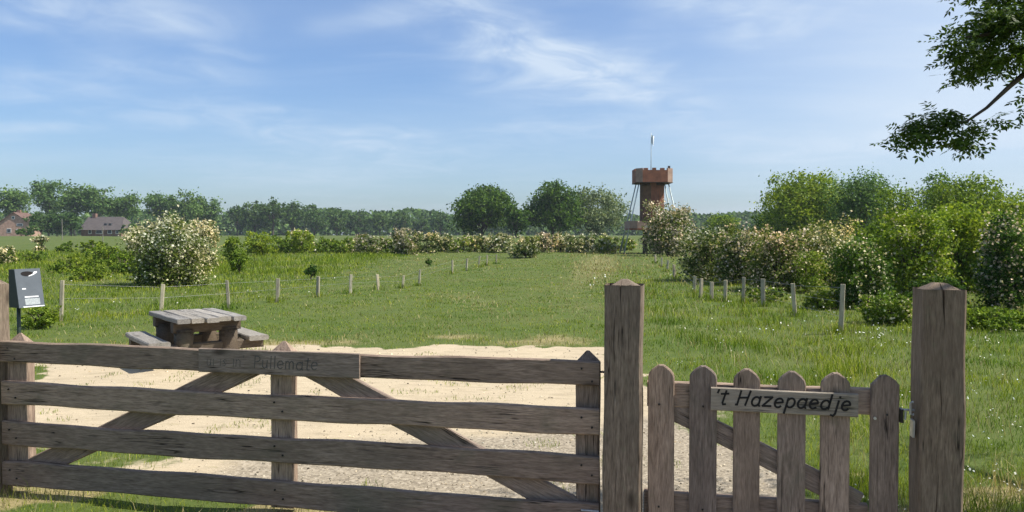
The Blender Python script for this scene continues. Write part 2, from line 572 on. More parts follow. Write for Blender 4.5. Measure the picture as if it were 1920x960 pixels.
LF['grass'] = leaf_mat('grass_blades', [(0.072, 0.135, 0.009), (0.138, 0.216, 0.019), (0.258, 0.324, 0.049)], 0.38, 0.6, 0.08, 0.55, (0.58, 0.74, 0.75), (1.50, 1.26, 1.05))
LF['straw'] = leaf_mat('dry_grass_blades', [(0.20, 0.18, 0.07), (0.33, 0.28, 0.13), (0.48, 0.41, 0.23)], 0.25, 0.7, 0.1)
LF['stone'] = leaf_mat('loose_stones', [(0.10, 0.085, 0.065), (0.28, 0.245, 0.19), (0.52, 0.46, 0.36)], 0.0, 0.85, 0.1)
LF['daisy'] = leaf_mat('white_meadow_flowers', [(0.62, 0.64, 0.55), (0.75, 0.76, 0.68), (0.82, 0.82, 0.78)], 0.2, 0.7, 0.1)


# ------------------------------------------------------------------ the ground
def poly_sd(px, py, poly):
    """signed distance to a polygon, negative inside"""
    d = np.full(px.shape, 1e9)
    ins = np.zeros(px.shape, bool)
    n = len(poly)
    for i in range(n):
        ax, ay = poly[i]
        bx, by = poly[(i + 1) % n]
        ex, ey = bx - ax, by - ay
        t = np.clip(((px - ax) * ex + (py - ay) * ey) / (ex * ex + ey * ey), 0, 1)
        d = np.minimum(d, np.hypot(px - ax - ex * t, py - ay - ey * t))
        c = ((ay > py) != (by > py)) & (px < (bx - ax) * (py - ay) / (by - ay + 1e-12) + ax)
        ins ^= c
    return np.where(ins, -d, d)


def P(px, py):
    q = at(px, py)
    return (q.x, q.y)


SAND = [P(60, 684), P(160, 665), P(330, 657), P(520, 651), P(700, 646), P(900, 647), P(1060, 650), P(1135, 656), P(1195, 712), P(1295, 785), P(1370, 822),
        P(1455, 862), (1.72, 4.4), (1.9, 3.2), (2.3, 1.5), (0.2, 1.5), (-0.4, 3.9), (-1.2, 4.75), (-2.7, 5.35), (-3.6, 5.9)]


def value_noise(x, y, s, seed):
    r = np.random.default_rng(seed)
    T = r.random((64, 64))
    u, v = x / s, y / s
    i, j = np.floor(u).astype(int), np.floor(v).astype(int)
    fu, fv = u - i, v - j
    fu, fv = fu * fu * (3 - 2 * fu), fv * fv * (3 - 2 * fv)
    a, b = T[i % 64, j % 64], T[(i + 1) % 64, j % 64]
    c, d = T[i % 64, (j + 1) % 64], T[(i + 1) % 64, (j + 1) % 64]
    return (a * (1 - fu) + b * fu) * (1 - fv) + (c * (1 - fu) + d * fu) * fv


def zones(x, y):
    sd = poly_sd(x, y, SAND)
    wob = (value_noise(x, y, 0.8, 3) - 0.5) * 0.8 + (value_noise(x, y, 0.22, 4) - 0.5) * 0.6
    sand = smooth(0.40, -0.40, sd + wob)
    # grass taking over the pit's near left corner
    sand = sand * (1 - 0.8 * np.exp(-(((x + 2.9) / 0.8) ** 2 + ((y - 5.9) / 0.5) ** 2)))
    pale_band = np.exp(-((sd - 0.55) / 0.75) ** 2) * (y > 7) * smooth(2.2, 0.3, x)
    dry = 0.85 * pale_band * smooth(0.25, 0.7, value_noise(x, y, 0.9, 61))
    # strip of dry grass behind the sand
    dry = np.maximum(dry, 0.75 * np.exp(-(((y - 12.4) / 1.1) ** 2)) * smooth(-7.5, -5.5, x) * smooth(0.5, -1.2, x) * smooth(0.30, 0.65, value_noise(x, y, 1.3, 62)))
    # trodden path towards the tower and mown arc in the meadow
    pathx = 1.0 + (y - 15) * 0.128
    dry = np.maximum(dry, (0.32 + 0.26 * smooth(20, 33, y)) * np.exp(-((x - pathx) / (0.6 + 0.028 * y)) ** 2) * smooth(12.5, 17, y) * smooth(75, 50, y))
    dry = np.maximum(dry, 0.35 * np.exp(-((x - (-1.0 - (y - 20) * 0.15)) / 0.9) ** 2) * smooth(14, 17, y) * smooth(26, 21, y))
    # poor sunburnt grass in the left middle distance
    dry = np.maximum(dry, 0.38 * smooth(24, 34, y) * smooth(90, 50, y) * smooth(3, -2, x) * value_noise(x, y, 5, 8))
    dry = np.maximum(dry, 0.50 * np.exp(-(((x + 24) / 10) ** 2 + ((y - 52) / 14) ** 2)))
    # worn bare patch at the front left, outside the gate
    dry = np.maximum(dry, 0.9 * smooth(0.52, 0.66, value_noise(x, y, 0.45, 21)) * (y < 5.4))
    gravel = smooth(7.2, 6.0, y + 0.35 * (value_noise(x, y, 0.7, 5) - 0.5) - 0.28 * x) * smooth(-2.8, -1.3, x)
    return sand, np.clip(dry, 0, 1), gravel


def build_ground():
    ys = [-8.0]
    y = -8.0
    while y < 900:
        st = 0.09 if 2.5 < y < 14 else max(0.09, 0.012 * abs(y))
        if y < 2:
            st = 0.5
        y += st
        ys.append(y)
    ys = np.array(ys)
    nc = 240
    us = np.linspace(-1, 1, nc)
    us = np.sign(us) * np.abs(us) ** 1.15
    X = us[None, :] * (9 + np.maximum(ys, 0) * 0.98)[:, None]
    Y = np.repeat(ys[:, None], nc, 1)
    Z = hgt(X, Y)
    s, d, g = zones(X.ravel(), Y.ravel())
    v = np.stack([X.ravel(), Y.ravel(), Z.ravel() - 0.012 * s], 1)
    idx = np.arange(len(ys) * nc).reshape(len(ys), nc)
    q = np.stack([idx[:-1, :-1], idx[:-1, 1:], idx[1:, 1:], idx[1:, :-1]], -1).reshape(-1, 4)
    me = mesh_np('meadow_ground', v, q, ground_mat(), True)
    for n, a in (('sand', s), ('dry', d), ('gravel', g)):
        at_ = me.attributes.new(n, 'FLOAT', 'POINT')
        at_.data.foreach_set('value', a.astype(np.float32))
    o = link('ground', me)
    tag(o, 'green meadow with a patch of pale sand behind the gate', 'ground', kind='structure')


build_ground()


# ------------------------------------------------------------------ grass
def blades(name, x, y, h, w, mat, label, cat, lean=0.5):
    n = len(x)
    z = hgt(x, y) - 0.01
    a = rng.random(n) * 2 * PI
    b = rng.random(n) * 2 * PI
    ln = h * lean * (0.3 + rng.random(n))
    dx, dy = np.cos(a) * w / 2, np.sin(a) * w / 2
    lx, ly = np.cos(b) * ln, np.sin(b) * ln
    v = np.empty((n, 5, 3))
    v[:, 0] = np.stack([x - dx, y - dy, z], 1)
    v[:, 1] = np.stack([x + dx, y + dy, z], 1)
    v[:, 2] = np.stack([x + dx * 0.8 + lx * 0.35, y + dy * 0.8 + ly * 0.35, z + h * 0.6], 1)
    v[:, 3] = np.stack([x - dx * 0.8 + lx * 0.35, y - dy * 0.8 + ly * 0.35, z + h * 0.6], 1)
    v[:, 4] = np.stack([x + lx, y + ly, z + h * (1 - 0.25 * rng.random(n))], 1)
    o = np.arange(n)[:, None] * 5
    me = mesh_np(name, v.reshape(-1, 3), [o + np.array([[0, 1, 2, 3]]), o + np.array([[3, 2, 4]])], mat)
    return tag(link(name, me), label, cat, kind='stuff')


def scatter(n, y0, y1, margin=1.15):
    y = np.exp(rng.uniform(math.log(y0), math.log(y1), n))
    half = 0.64 * y * margin + 0.7
    return rng.uniform(-1, 1, n) * half, y


def build_grass():
    x, y = scatter(440000, 2.6, 70)
    s, d, g = zones(x, y)
    right = smooth(1.4, 2.6, x - 0.02 * y) * smooth(40, 20, y)
    clump = value_noise(x, y, 0.35, 11)
    keep = rng.random(len(x)) < np.clip((1 - s * 1.35) * (1 - 0.62 * d) * (0.35 + 0.9 * clump), 0.0, 1)
    weed = (s > 0.5) & (value_noise(x, y, 0.28, 31) > 0.70) & (value_noise(x, y, 1.1, 32) > 0.45) & (rng.random(len(x)) < 0.4)
    keep |= weed
    h = (0.028 + 0.042 * rng.random(len(x))) * (1 + 0.7 * right) * (0.7 + 0.7 * clump)
    far_left = smooth(-4, -7, x + 0.05 * y) * smooth(13, 18, y)
    h = h * (1 + 1.2 * far_left)
    rough = smooth(-5, -9, x) * smooth(26, 34, y)
    h = h * (1 + 2.2 * rough * value_noise(x, y, 2.2, 15))
    h = h * (0.75 + 1.1 * smooth(0.55, 0.85, value_noise(x, y, 0.55, 51)) * (0.25 + 0.75 * right))
    h = np.where(weed, 0.03, h)
    w = np.maximum(0.003, 0.00058 * y) * (0.7 + 0.6 * rng.random(len(x)))
    k = keep
    blades('grass', x[k], y[k], h[k], w[k], LF['grass'], 'short green meadow grass covering the field', 'grass')
    # loose stones on the sand and gravel
    x, y = scatter(26000, 2.8, 13)
    s, d, g = zones(x, y)
    k = (s > 0.55) & (rng.random(len(x)) < 0.30 + 0.5 * g)
    x, y = x[k], y[k]
    n = len(x)
    r = np.maximum(0.004, 0.0016 * y) * (0.4 + 0.9 * rng.random(n) ** 2)
    oc = np.array([(1, 0, 0), (0, 1, 0), (-1, 0, 0), (0, -1, 0), (0, 0, 0.7), (0, 0, -0.5)], float)
    v = oc[None] * r[:, None, None] * (0.7 + 0.6 * rng.random((n, 6, 1)))
    a = rng.random(n) * 6.28
    c_, s_ = np.cos(a)[:, None], np.sin(a)[:, None]
    v = np.stack([v[..., 0] * c_ - v[..., 1] * s_ + x[:, None], v[..., 0] * s_ + v[..., 1] * c_ + y[:, None], v[..., 2] + hgt(x, y)[:, None] - 0.010], -1)
    t = np.array([(0, 1, 4), (1, 2, 4), (2, 3, 4), (3, 0, 4), (1, 0, 5), (2, 1, 5), (3, 2, 5), (0, 3, 5)])
    me = mesh_np('gravel_stones', v.reshape(-1, 3), (np.arange(n)[:, None, None] * 6 + t[None]).reshape(-1, 3), LF['stone'])
    tag(link('gravel_stones', me), 'loose pale and grey stones strewn over the sand', 'gravel', kind='stuff')
    x, y = scatter(130000, 2.6, 70)
    s, d, g = zones(x, y)
    right = smooth(1.4, 2.6, x - 0.02 * y)
    k = rng.random(len(x)) < np.clip((1 - s * 1.4) * (0.09 + 0.9 * d + 0.20 * smooth(10, 30, y) * value_noise(x, y, 3.0, 16) + 0.12 * right * value_noise(x, y, 1.2, 14)), 0, 1)
    h = (0.04 + 0.07 * rng.random(len(x))) * (1 + 0.9 * right)
    w = np.maximum(0.003, 0.0007 * y)
    blades('dry_grass', x[k], y[k], h[k], w[k], LF['straw'], 'straw coloured dry grass blades among the green grass', 'dry grass', 0.7)
    # daisies and clover heads
    x, y = scatter(52000, 3.0, 30)
    s, d, g = zones(x, y)
    right = smooth(1.0, 2.6, x - 0.02 * y)
    left = smooth(-3.0, -6, x) * 0.25 * smooth(10, 12, y)
    cl = smooth(0.45, 0.80, value_noise(x, y, 0.5, 17)) * smooth(0.40, 0.62, value_noise(x, y, 1.9, 18))
    k = (rng.random(len(x)) < np.clip((right * 0.28 + left * 0.3 + 0.008) * cl * (1 - 2 * s), 0, 1)) & (rng.random(len(x)) < 0.75)
    x, y = x[k], y[k]
    n = len(x)
    r = np.maximum(0.006, 0.0008 * y) * (0.6 + 0.7 * rng.random(n))
    z = hgt(x, y) + 0.07 + 0.09 * rng.random(n) * right[k]
    t = np.arange(5) * 2 * PI / 5
    tx, ty = rng.normal(0, 0.35, n), rng.normal(0, 0.35, n) - 0.3
    c, s_ = np.cos(t)[None, :], np.sin(t)[None, :]
    v = np.stack([x[:, None] + r[:, None] * c, y[:, None] + r[:, None] * s_, z[:, None] + r[:, None] * (c * tx[:, None] + s_ * -ty[:, None])], -1)
    me = mesh_np('meadow_flowers', v.reshape(-1, 3), np.arange(n * 5).reshape(n, 5), LF['daisy'])
    tag(link('meadow_flowers', me), 'tiny white flowers sprinkled through the grass', 'flowers', kind='stuff')


build_grass()


# ------------------------------------------------------------------ timber
def plank(name, length, w, t, mat, parent, loc, rot=(0, 0, 0), bev=0.006, seg=18, wob=0.003, seed=0, cap=None, crack=None):
    """a sawn length of timber along its own X; w across (Z), t thick (Y)"""
    r = random.Random(seed * 7919 + int(length * 1000))
    ph = [r.uniform(0, 6.28) for _ in range(6)]
    v, f = [], []
    xs = [length * i / seg for i in range(seg + 1)]
    rings = [(x, 1.0, 1.0) for x in xs]
    if cap:                                   # sloped top at the far end: (rise, inner scale)
        rise, sc_ = cap
        rings[-1] = (length - rise, 1, 1)
        rings += [(length - rise * (1 - k_), 1 - (1 - sc_) * k_, 1 - (1 - sc_) * k_) for k_ in (0.3, 0.65, 1.0)]
    n = None
    for x, s1, s2 in rings:
        a, b = t / 2 * s1, w / 2 * s2
        oy = wob * math.sin(x * 2.3 + ph[0]) + wob * 0.5 * math.sin(x * 9.1 + ph[1])
        oz = wob * 1.3 * math.sin(x * 1.7 + ph[2]) + wob * 0.6 * math.sin(x * 11.3 + ph[3])
        dz = wob * 0.8 * math.sin(x * 5.7 + ph[4])
        b2 = b + dz
        be = bev * s1
        ring = [(-a, -b2 + be), (-a, b2 - be), (-a + be, b2), (a - be, b2), (a, b2 - be), (a, -b2 + be), (a - be, -b2), (-a + be, -b2)]
        if crack:                             # an open split down the front face: (offset, half width, depth)
            co, cw, cd = crack
            k = max(0.0, math.sin(x * 4.1 + 0.6)) * 0.7 + 0.3 * max(0, math.sin(x * 13))
            cc = co + 0.010 * math.sin(x * 3.0) + 0.004 * math.sin(x * 17)
            k = max(k, 0.06) * s1
            ring = ring[:1] + [(-a, cc - cw * k), (-a + cd * k, cc), (-a, cc + cw * k)] + ring[1:]
        n = len(ring)
        for (yy, zz) in ring:
            v.append((x, yy + oy, zz + oz))
    for i in range(len(rings) - 1):
        for k in range(n):
            f.append((i * n + k, i * n + (k + 1) % n, (i + 1) * n + (k + 1) % n, (i + 1) * n + k))
    f.append(tuple(range(n - 1, -1, -1)))
    f.append(tuple((len(rings) - 1) * n + k for k in range(n)))
    me = bpy.data.meshes.new(name)
    me.from_pydata(v, [], f)
    me.materials.append(mat)
    return link(name, me, parent, loc, rot)


UP = (0, -PI / 2, 0)       # turns the piece's X axis upwards


def outline_piece(name, pts, t, mat, parent, loc, rot, be=0.005):
    """flat piece cut to an outline (x, z), thickness along Y, edges eased"""
    n = len(pts)
    cx = sum(p[0] for p in pts) / n
    cz = sum(p[1] for p in pts) / n

    def ins(p):
        dx, dz = cx - p[0], cz - p[1]
        return (p[0] + max(-be, min(be, dx)), p[1] + max(-be, min(be, dz)))
    rings = [([ins(p) for p in pts], -t / 2), (pts, -t / 2 + be), (pts, t / 2 - be), ([ins(p) for p in pts], t / 2)]
    v = [(p[0], y, p[1]) for pr, y in rings for p in pr]
    f = [(i * n + k, i * n + (k + 1) % n, (i + 1) * n + (k + 1) % n, (i + 1) * n + k) for i in range(3) for k in range(n)]
    f += [tuple(range(n - 1, -1, -1)), tuple(range(3 * n, 4 * n))]
    me = bpy.data.meshes.new(name)
    me.from_pydata(v, [], f)
    me.materials.append(mat)
    return link(name, me, parent, loc, rot)


# the line on which both gates hang
G0 = Vector((-3.15, 4.95, 0))
G1 = Vector((0.47, 4.15, 0))
GA = math.atan2(G1.y - G0.y, G1.x - G0.x)


def on_gate(u, y=0.0, z=0.0):
    return Vector((G0.x + u * math.cos(GA) - y * math.sin(GA), G0.y + u * math.sin(GA) + y * math.cos(GA), z))


def bolts(parent, spots, y, r=0.008):
    for (u, z) in spots:
        b = MB().tube([(u, y, z), (u, y - 0.006, z)], [r, r * 0.8], 8)
        b.build('bolt', M['iron'], parent)


# stroke letters, each a list of polylines in a unit box (x right, z up)
def arc(cx, cz, rx, rz, a0, a1, n=12):
    return [(cx + rx * math.cos(math.radians(a0 + (a1 - a0) * i / n)), cz + rz * math.sin(math.radians(a0 + (a1 - a0) * i / n))) for i in range(n + 1)]


GLY = {
    "'": (0.22, [[(0.12, 1.02), (0.08, 0.80)]]),
    't': (0.52, [[(0.30, 0.95), (0.24, 0.12), (0.30, 0.0), (0.46, 0.02)], [(0.02, 0.72), (0.50, 0.76)]]),
    ' ': (0.40, []),
    'H': (0.90, [[(0.16, 0.98), (0.12, 0.02), (0.02, 0.02)], [(0.78, 1.0), (0.66, 0.0)], [(0.13, 0.50), (0.72, 0.54)]]),
    'a': (0.66, [[(0.52, 0.62)] + arc(0.29, 0.31, 0.25, 0.31, 50, 330, 14) + [(0.52, 0.20)], [(0.54, 0.66), (0.52, 0.08), (0.60, 0.0)]]),
    'z': (0.64, [[(0.04, 0.62), (0.54, 0.64), (0.04, 0.02), (0.58, 0.03)]]),
    'e': (0.64, [[(0.06, 0.32), (0.52, 0.38)] + arc(0.29, 0.33, 0.25, 0.31, 15, 315, 14)]),
    'p': (0.66, [[(0.10, 0.66), (0.06, -0.38)], [(0.08, 0.50)] + arc(0.32, 0.34, 0.25, 0.31, 140, -140, 14) + [(0.08, 0.14)]]),
    'd': (0.68, [[(0.56, 1.0), (0.54, 0.02)], [(0.54, 0.52)] + arc(0.28, 0.30, 0.25, 0.30, 40, 320, 14) + [(0.54, 0.12)]]),
    'j': (0.42, [[(0.28, 0.66), (0.26, -0.22), (0.16, -0.38), (0.0, -0.32)], [(0.30, 0.88), (0.31, 0.94)]]),
    'P': (0.66, [[(0.08, 0.98), (0.08, 0.0)], [(0.08, 0.96), (0.36, 0.96), (0.52, 0.84), (0.52, 0.66), (0.36, 0.52), (0.08, 0.50)]]),
    'u': (0.60, [[(0.06, 0.64), (0.08, 0.14), (0.24, 0.0), (0.42, 0.10), (0.46, 0.64)], [(0.46, 0.3), (0.48, 0.0)]]),
    'l': (0.28, [[(0.12, 1.0), (0.12, 0.0)]]),
    'm': (0.90, [[(0.06, 0.0), (0.06, 0.64)], [(0.06, 0.5), (0.22, 0.64), (0.38, 0.5), (0.38, 0.0)], [(0.38, 0.5), (0.56, 0.64), (0.72, 0.5), (0.72, 0.0)]]),
    'n': (0.60, [[(0.06, 0.0), (0.06, 0.64)], [(0.06, 0.48), (0.26, 0.64), (0.44, 0.5), (0.46, 0.0)]]),
    'i': (0.26, [[(0.12, 0.64), (0.12, 0.0)]]),
    's': (0.50, [[(0.42, 0.58), (0.22, 0.64), (0.06, 0.50), (0.38, 0.22), (0.30, 0.03), (0.04, 0.06)]]),
}


def letters(parent, text, x0, z0, size, slant, thick, y, mat, name='letter', gap=0.06, jitter=0.0):
    x = x0
    r = random.Random(5)
    for ch in text:
        adv, strokes = GLY[ch]
        mb = MB()
        jz = r.uniform(-jitter, jitter) * size
        for st in strokes:
            pts = [(x + (p[0] + slant * p[1]) * size, z0 + jz + p[1] * size) for p in st]
            for i in range(len(pts) - 1):
                (ax, az), (bx, bz) = pts[i], pts[i + 1]
                d = math.hypot(bx - ax, bz - az) or 1e-6
                ux, uz = (bx - ax) / d, (bz - az) / d
                ax, az, bx, bz = ax - ux * thick * 0.3, az - uz * thick * 0.3, bx + ux * thick * 0.3, bz + uz * thick * 0.3
                nx, nz = -uz * thick / 2, ux * thick / 2
                o = 0.0002 * (i % 3)
                q = [(ax - nx, az - nz), (bx - nx, bz - nz), (bx + nx, bz + nz), (ax + nx, az + nz)]
                v = [(a, y - o, b) for a, b in q] + [(a, y + 0.003, b) for a, b in q]
                mb.add(v, [(0, 1, 2, 3), (7, 6, 5, 4), (0, 4, 5, 1), (1, 5, 6, 2), (2, 6, 7, 3), (3, 7, 4, 0)])
        if mb.v:
            mb.build(name, mat, parent)
        x += (adv + gap) * size
    return x


def build_field_gate():
    g = empty('field_gate', on_gate(0), GA)
    tag(g, 'wide weathered wooden field gate of four long rails with crossed braces', 'gate')
    RT = 0.034
    rails = [(0.81, 0.942), (0.552, 0.693), (0.303, 0.447), (0.05, 0.20)]
    for i, (a, b) in enumerate(rails):
        plank('rail', 3.69, b - a, RT, M['gate'], g, (0.002, 0, (a + b) / 2), (0, 0, 0), 0.007, 40, 0.0035, 11 + i)
    for i, (a, b) in enumerate([(0.012, 0.165), (1.805, 1.945), (3.565, 3.69)]):
        plank('stile', 0.955, b - a, 0.062, M['gate'], g, ((a + b) / 2, 0.052, 0.035), UP, 0.006, 14, 0.002, 31 + i, cap=(0.060, 0.10))
    for (a, b, s) in (((0.185, 0.155), (1.745, 0.875), 41), ((3.55, 0.140), (2.0, 0.875), 42)):
        d = math.hypot(b[0] - a[0], b[1] - a[1])
        plank('brace', d, 0.135, 0.034, M['gate'], g, (a[0], 0.040, a[1]), (0, -math.atan2(b[1] - a[1], b[0] - a[0]), 0), 0.006, 24, 0.003, s)
    bd = plank('name_board', 0.99, 0.138, 0.018, M['gate'], g, (1.384, -0.0275, 0.878), (0, 0.0, 0), 0.004, 14, 0.0012, 55)
    # worn lettering: only the right hand word can still be made out
    x = letters(bd, 'ui is', 0.05, -0.030, 0.058, 0.08, 0.0036, -0.0108, M['worn'], jitter=0.05)
    letters(bd, "in'", x + 0.03, -0.030, 0.064, 0.08, 0.0042, -0.0108, M['worn'], jitter=0.05)
    letters(bd, 'Pullemate', x + 0.165, -0.034, 0.070, 0.08, 0.0055, -0.0108, M['worn'], jitter=0.03)
    for zz in ((0.905, 0.84), (0.65, 0.60), (0.40, 0.35), (0.15, 0.10)):
        bolts(g, [(0.06, zz[0]), (0.11, zz[1]), (1.85, zz[0]), (1.90, zz[1]), (3.60, zz[0]), (3.655, zz[1])], -0.0195 if zz[0] < 0.9 else -0.0195, 0.006)
    # hinge strap and gate hook by the right hand post
    MB().tube([(3.66, 0.02, 0.885), (3.715, 0.02, 0.885)], 0.006, 6).build('hook', M['iron'], g)
    MB().tube([(3.60, -0.022, 0.165), (3.692, -0.022, 0.165)], 0.005, 6).build('latch_bar', M['steel'], g)
    return g


def build_post(u, y, w, hgt_, label, seed, cap, crack=None, tilt=0.0):
    p = on_gate(u, y, -0.25)
    e = empty('gate_post', (p.x, p.y, 0), GA)
    tag(e, label, 'gate post', 'posts of the two gates')
    plank('timber', hgt_ + 0.25, w, w * 0.97, M['post'], e, (0, 0, -0.25), (0, -PI / 2 + tilt, 0), 0.010, 60, 0.0028, seed, cap=cap, crack=crack)
    return e


def build_wicket():
    g = empty('picket_gate', on_gate(3.93), GA)
    tag(g, 'small picket gate of six round topped boards with a carved sign', 'gate')
    off = 3.93
    tops = [0.938, 0.940, 0.932, 0.928, 0.928, 0.926]
    us = [4.007, 4.213, 4.430, 4.636, 4.845, 5.065]
    for i, (u, tp) in enumerate(zip(us, tops)):
        w = 0.066 + 0.002 * math.sin(i * 2.1)
        bot = 0.06
        L = tp - bot
        sh = L - 0.062
        skew = 0.004 * math.sin(i * 3.7)
        if i < 5:
            top = [(sh, w), (sh + 0.018, w * 0.93), (sh + 0.036, w * 0.72), (sh + 0.052, w * 0.42), (L, 0.012), (L, -0.012), (sh + 0.052, -w * 0.42), (sh + 0.036, -w * 0.72), (sh + 0.018, -w * 0.93), (sh, -w)]
        else:
            top = [(sh + 0.012, w), (sh + 0.026, w * 0.80), (sh + 0.044, w * 0.55), (L - 0.004, 0.022), (L, -0.006), (sh + 0.052, -w * 0.40), (sh + 0.034, -w * 0.78), (sh + 0.014, -w)]
        pts = [(0, -w + skew), (0, w + skew)] + [(a, b + skew) for a, b in top]
        outline_piece('picket', pts, 0.026, M['gate'], g, (u - off, 0.0, bot), UP)
    plank('rail', 1.08, 0.125, 0.045, M['gate'], g, (0.005, 0.037, 0.785), (0, 0, 0), 0.005, 14, 0.002, 71)
    plank('rail', 1.08, 0.125, 0.045, M['gate'], g, (-0.01, 0.037, 0.215), (0, 0, 0), 0.005, 14, 0.002, 72)
    a, b = (0.10, 0.715), (1.03, 0.285)
    plank('brace', math.hypot(b[0] - a[0], b[1] - a[1]), 0.105, 0.040, M['gate'], g, (a[0], 0.036, a[1]), (0, -math.atan2(b[1] - a[1], b[0] - a[0]), 0), 0.005, 16, 0.002, 73)
    bd = plank('sign_board', 0.69, 0.114, 0.020, M['board'], g, (4.252 - off, -0.0245, 0.778), (0, 0.006, 0), 0.004, 12, 0.001, 75)
    letters(bd, "'t Hazepaedje", 0.014, -0.024, 0.072, 0.24, 0.0096, -0.0118, M['carve'], gap=0.10, jitter=0.03)
    bolts(g, [(u - off + 0.01 * math.sin(u * 9), z) for u in us for z in (0.735, 0.21) if not (z > 0.5 and 4.25 < u < 4.9)], -0.0135, 0.0055)
    # sliding bolt and its keeper
    x = 5.135 - off
    MB().box(x - 0.002, x + 0.012, -0.022, 0.03, 0.70, 0.765).build('latch_plate', M['iron'], g)
    MB().tube([(x, -0.012, 0.762), (x + 0.06, -0.012, 0.762)], 0.006, 8).build('latch_bolt', M['steel'], g)
    MB().tube([(x + 0.022, -0.014, 0.755), (x + 0.020, -0.018, 0.715)], 0.0055, 8).build('latch_handle', M['steel'], g)
    MB().tube([(5.02 - off, -0.013, 0.716), (5.02 - off, -0.024, 0.716)], 0.007, 8).build('screw_head', M['steel'], g)


build_field_gate()
build_wicket()
build_post(3.815, 0.0, 0.190, 1.372, 'thick weathered post standing between the wide gate and the picket gate', 5, (0.050, 0.16), crack=(0.02, 0.004, 0.012))
pr = build_post(5.287, -0.010, 0.192, 1.372, 'cracked grey post at the right of the picket gate', 8, (0.040, 0.30), crack=(0.012, 0.007, 0.03), tilt=0.006)
MB().tube([(-0.098, -0.02, 0.745), (-0.112, -0.02, 0.745), (-0.112, -0.02, 0.80), (-0.100, -0.02, 0.805)], 0.006, 8).build('latch_keeper', M['steel'], pr)
MB().box(-0.108, -0.098, -0.045, 0.005, 0.64, 0.72).build('latch_plate', M['steel'], pr)
build_post(-0.115, 0.0, 0.190, 1.320, 'sunlit post cut off by the left picture edge', 9, (0.03, 0.6))


# ------------------------------------------------------------------ picnic table
def build_table():
    c = Vector((-3.90, 9.90, 0))
    ang = math.atan2(-1.06, 0.80)
    t = empty('picnic_table', (c.x, c.y, float(hgt(c.x, c.y))), ang)
    tag(t, 'rustic silver grey picnic table with log legs and two low benches', 'picnic table')
    HT = 0.545
    for i in range(5):
        y = -0.32 + i * 0.160
        plank('tabletop_plank', 1.32 - 0.03 * (i % 2), 0.146, 0.055, M['table'], t, (-0.66 + 0.02 * (i % 3), y, HT - 0.03), (PI / 2, 0, 0), 0.008, 10, 0.003, 80 + i)
    for sx in (-0.42, 0.42):
        plank('cross_beam', 0.78, 0.12, 0.12, M['tleg'], t, (sx, -0.39, HT - 0.118), (0, 0, PI / 2), 0.012, 8, 0.003, 88)
        for sy in (-0.26, 0.26):
            mb = MB()
            k = random.Random(int(sx * 10 + sy * 100))
            mb.tube([(sx, sy, -0.06), (sx, sy * 1.02, 0.06), (sx, sy, 0.22), (sx, sy * 0.99, 0.40), (sx, sy, HT - 0.17)], [0.14, 0.13, 0.108, 0.112, 0.13], 10)
            mb.build('leg', M['tleg'], t, sm=True)
        plank('bench_beam', 1.34, 0.11, 0.12, M['tleg'], t, (sx, -0.67, 0.175), (0, 0, PI / 2), 0.012, 12, 0.003, 90)
    for sy in (-0.57, 0.57):
        plank('bench_plank', 1.24, 0.24, 0.06, M['table'], t, (-0.62, sy, 0.262), (PI / 2, 0, 0), 0.012, 12, 0.004, 92)


build_table()


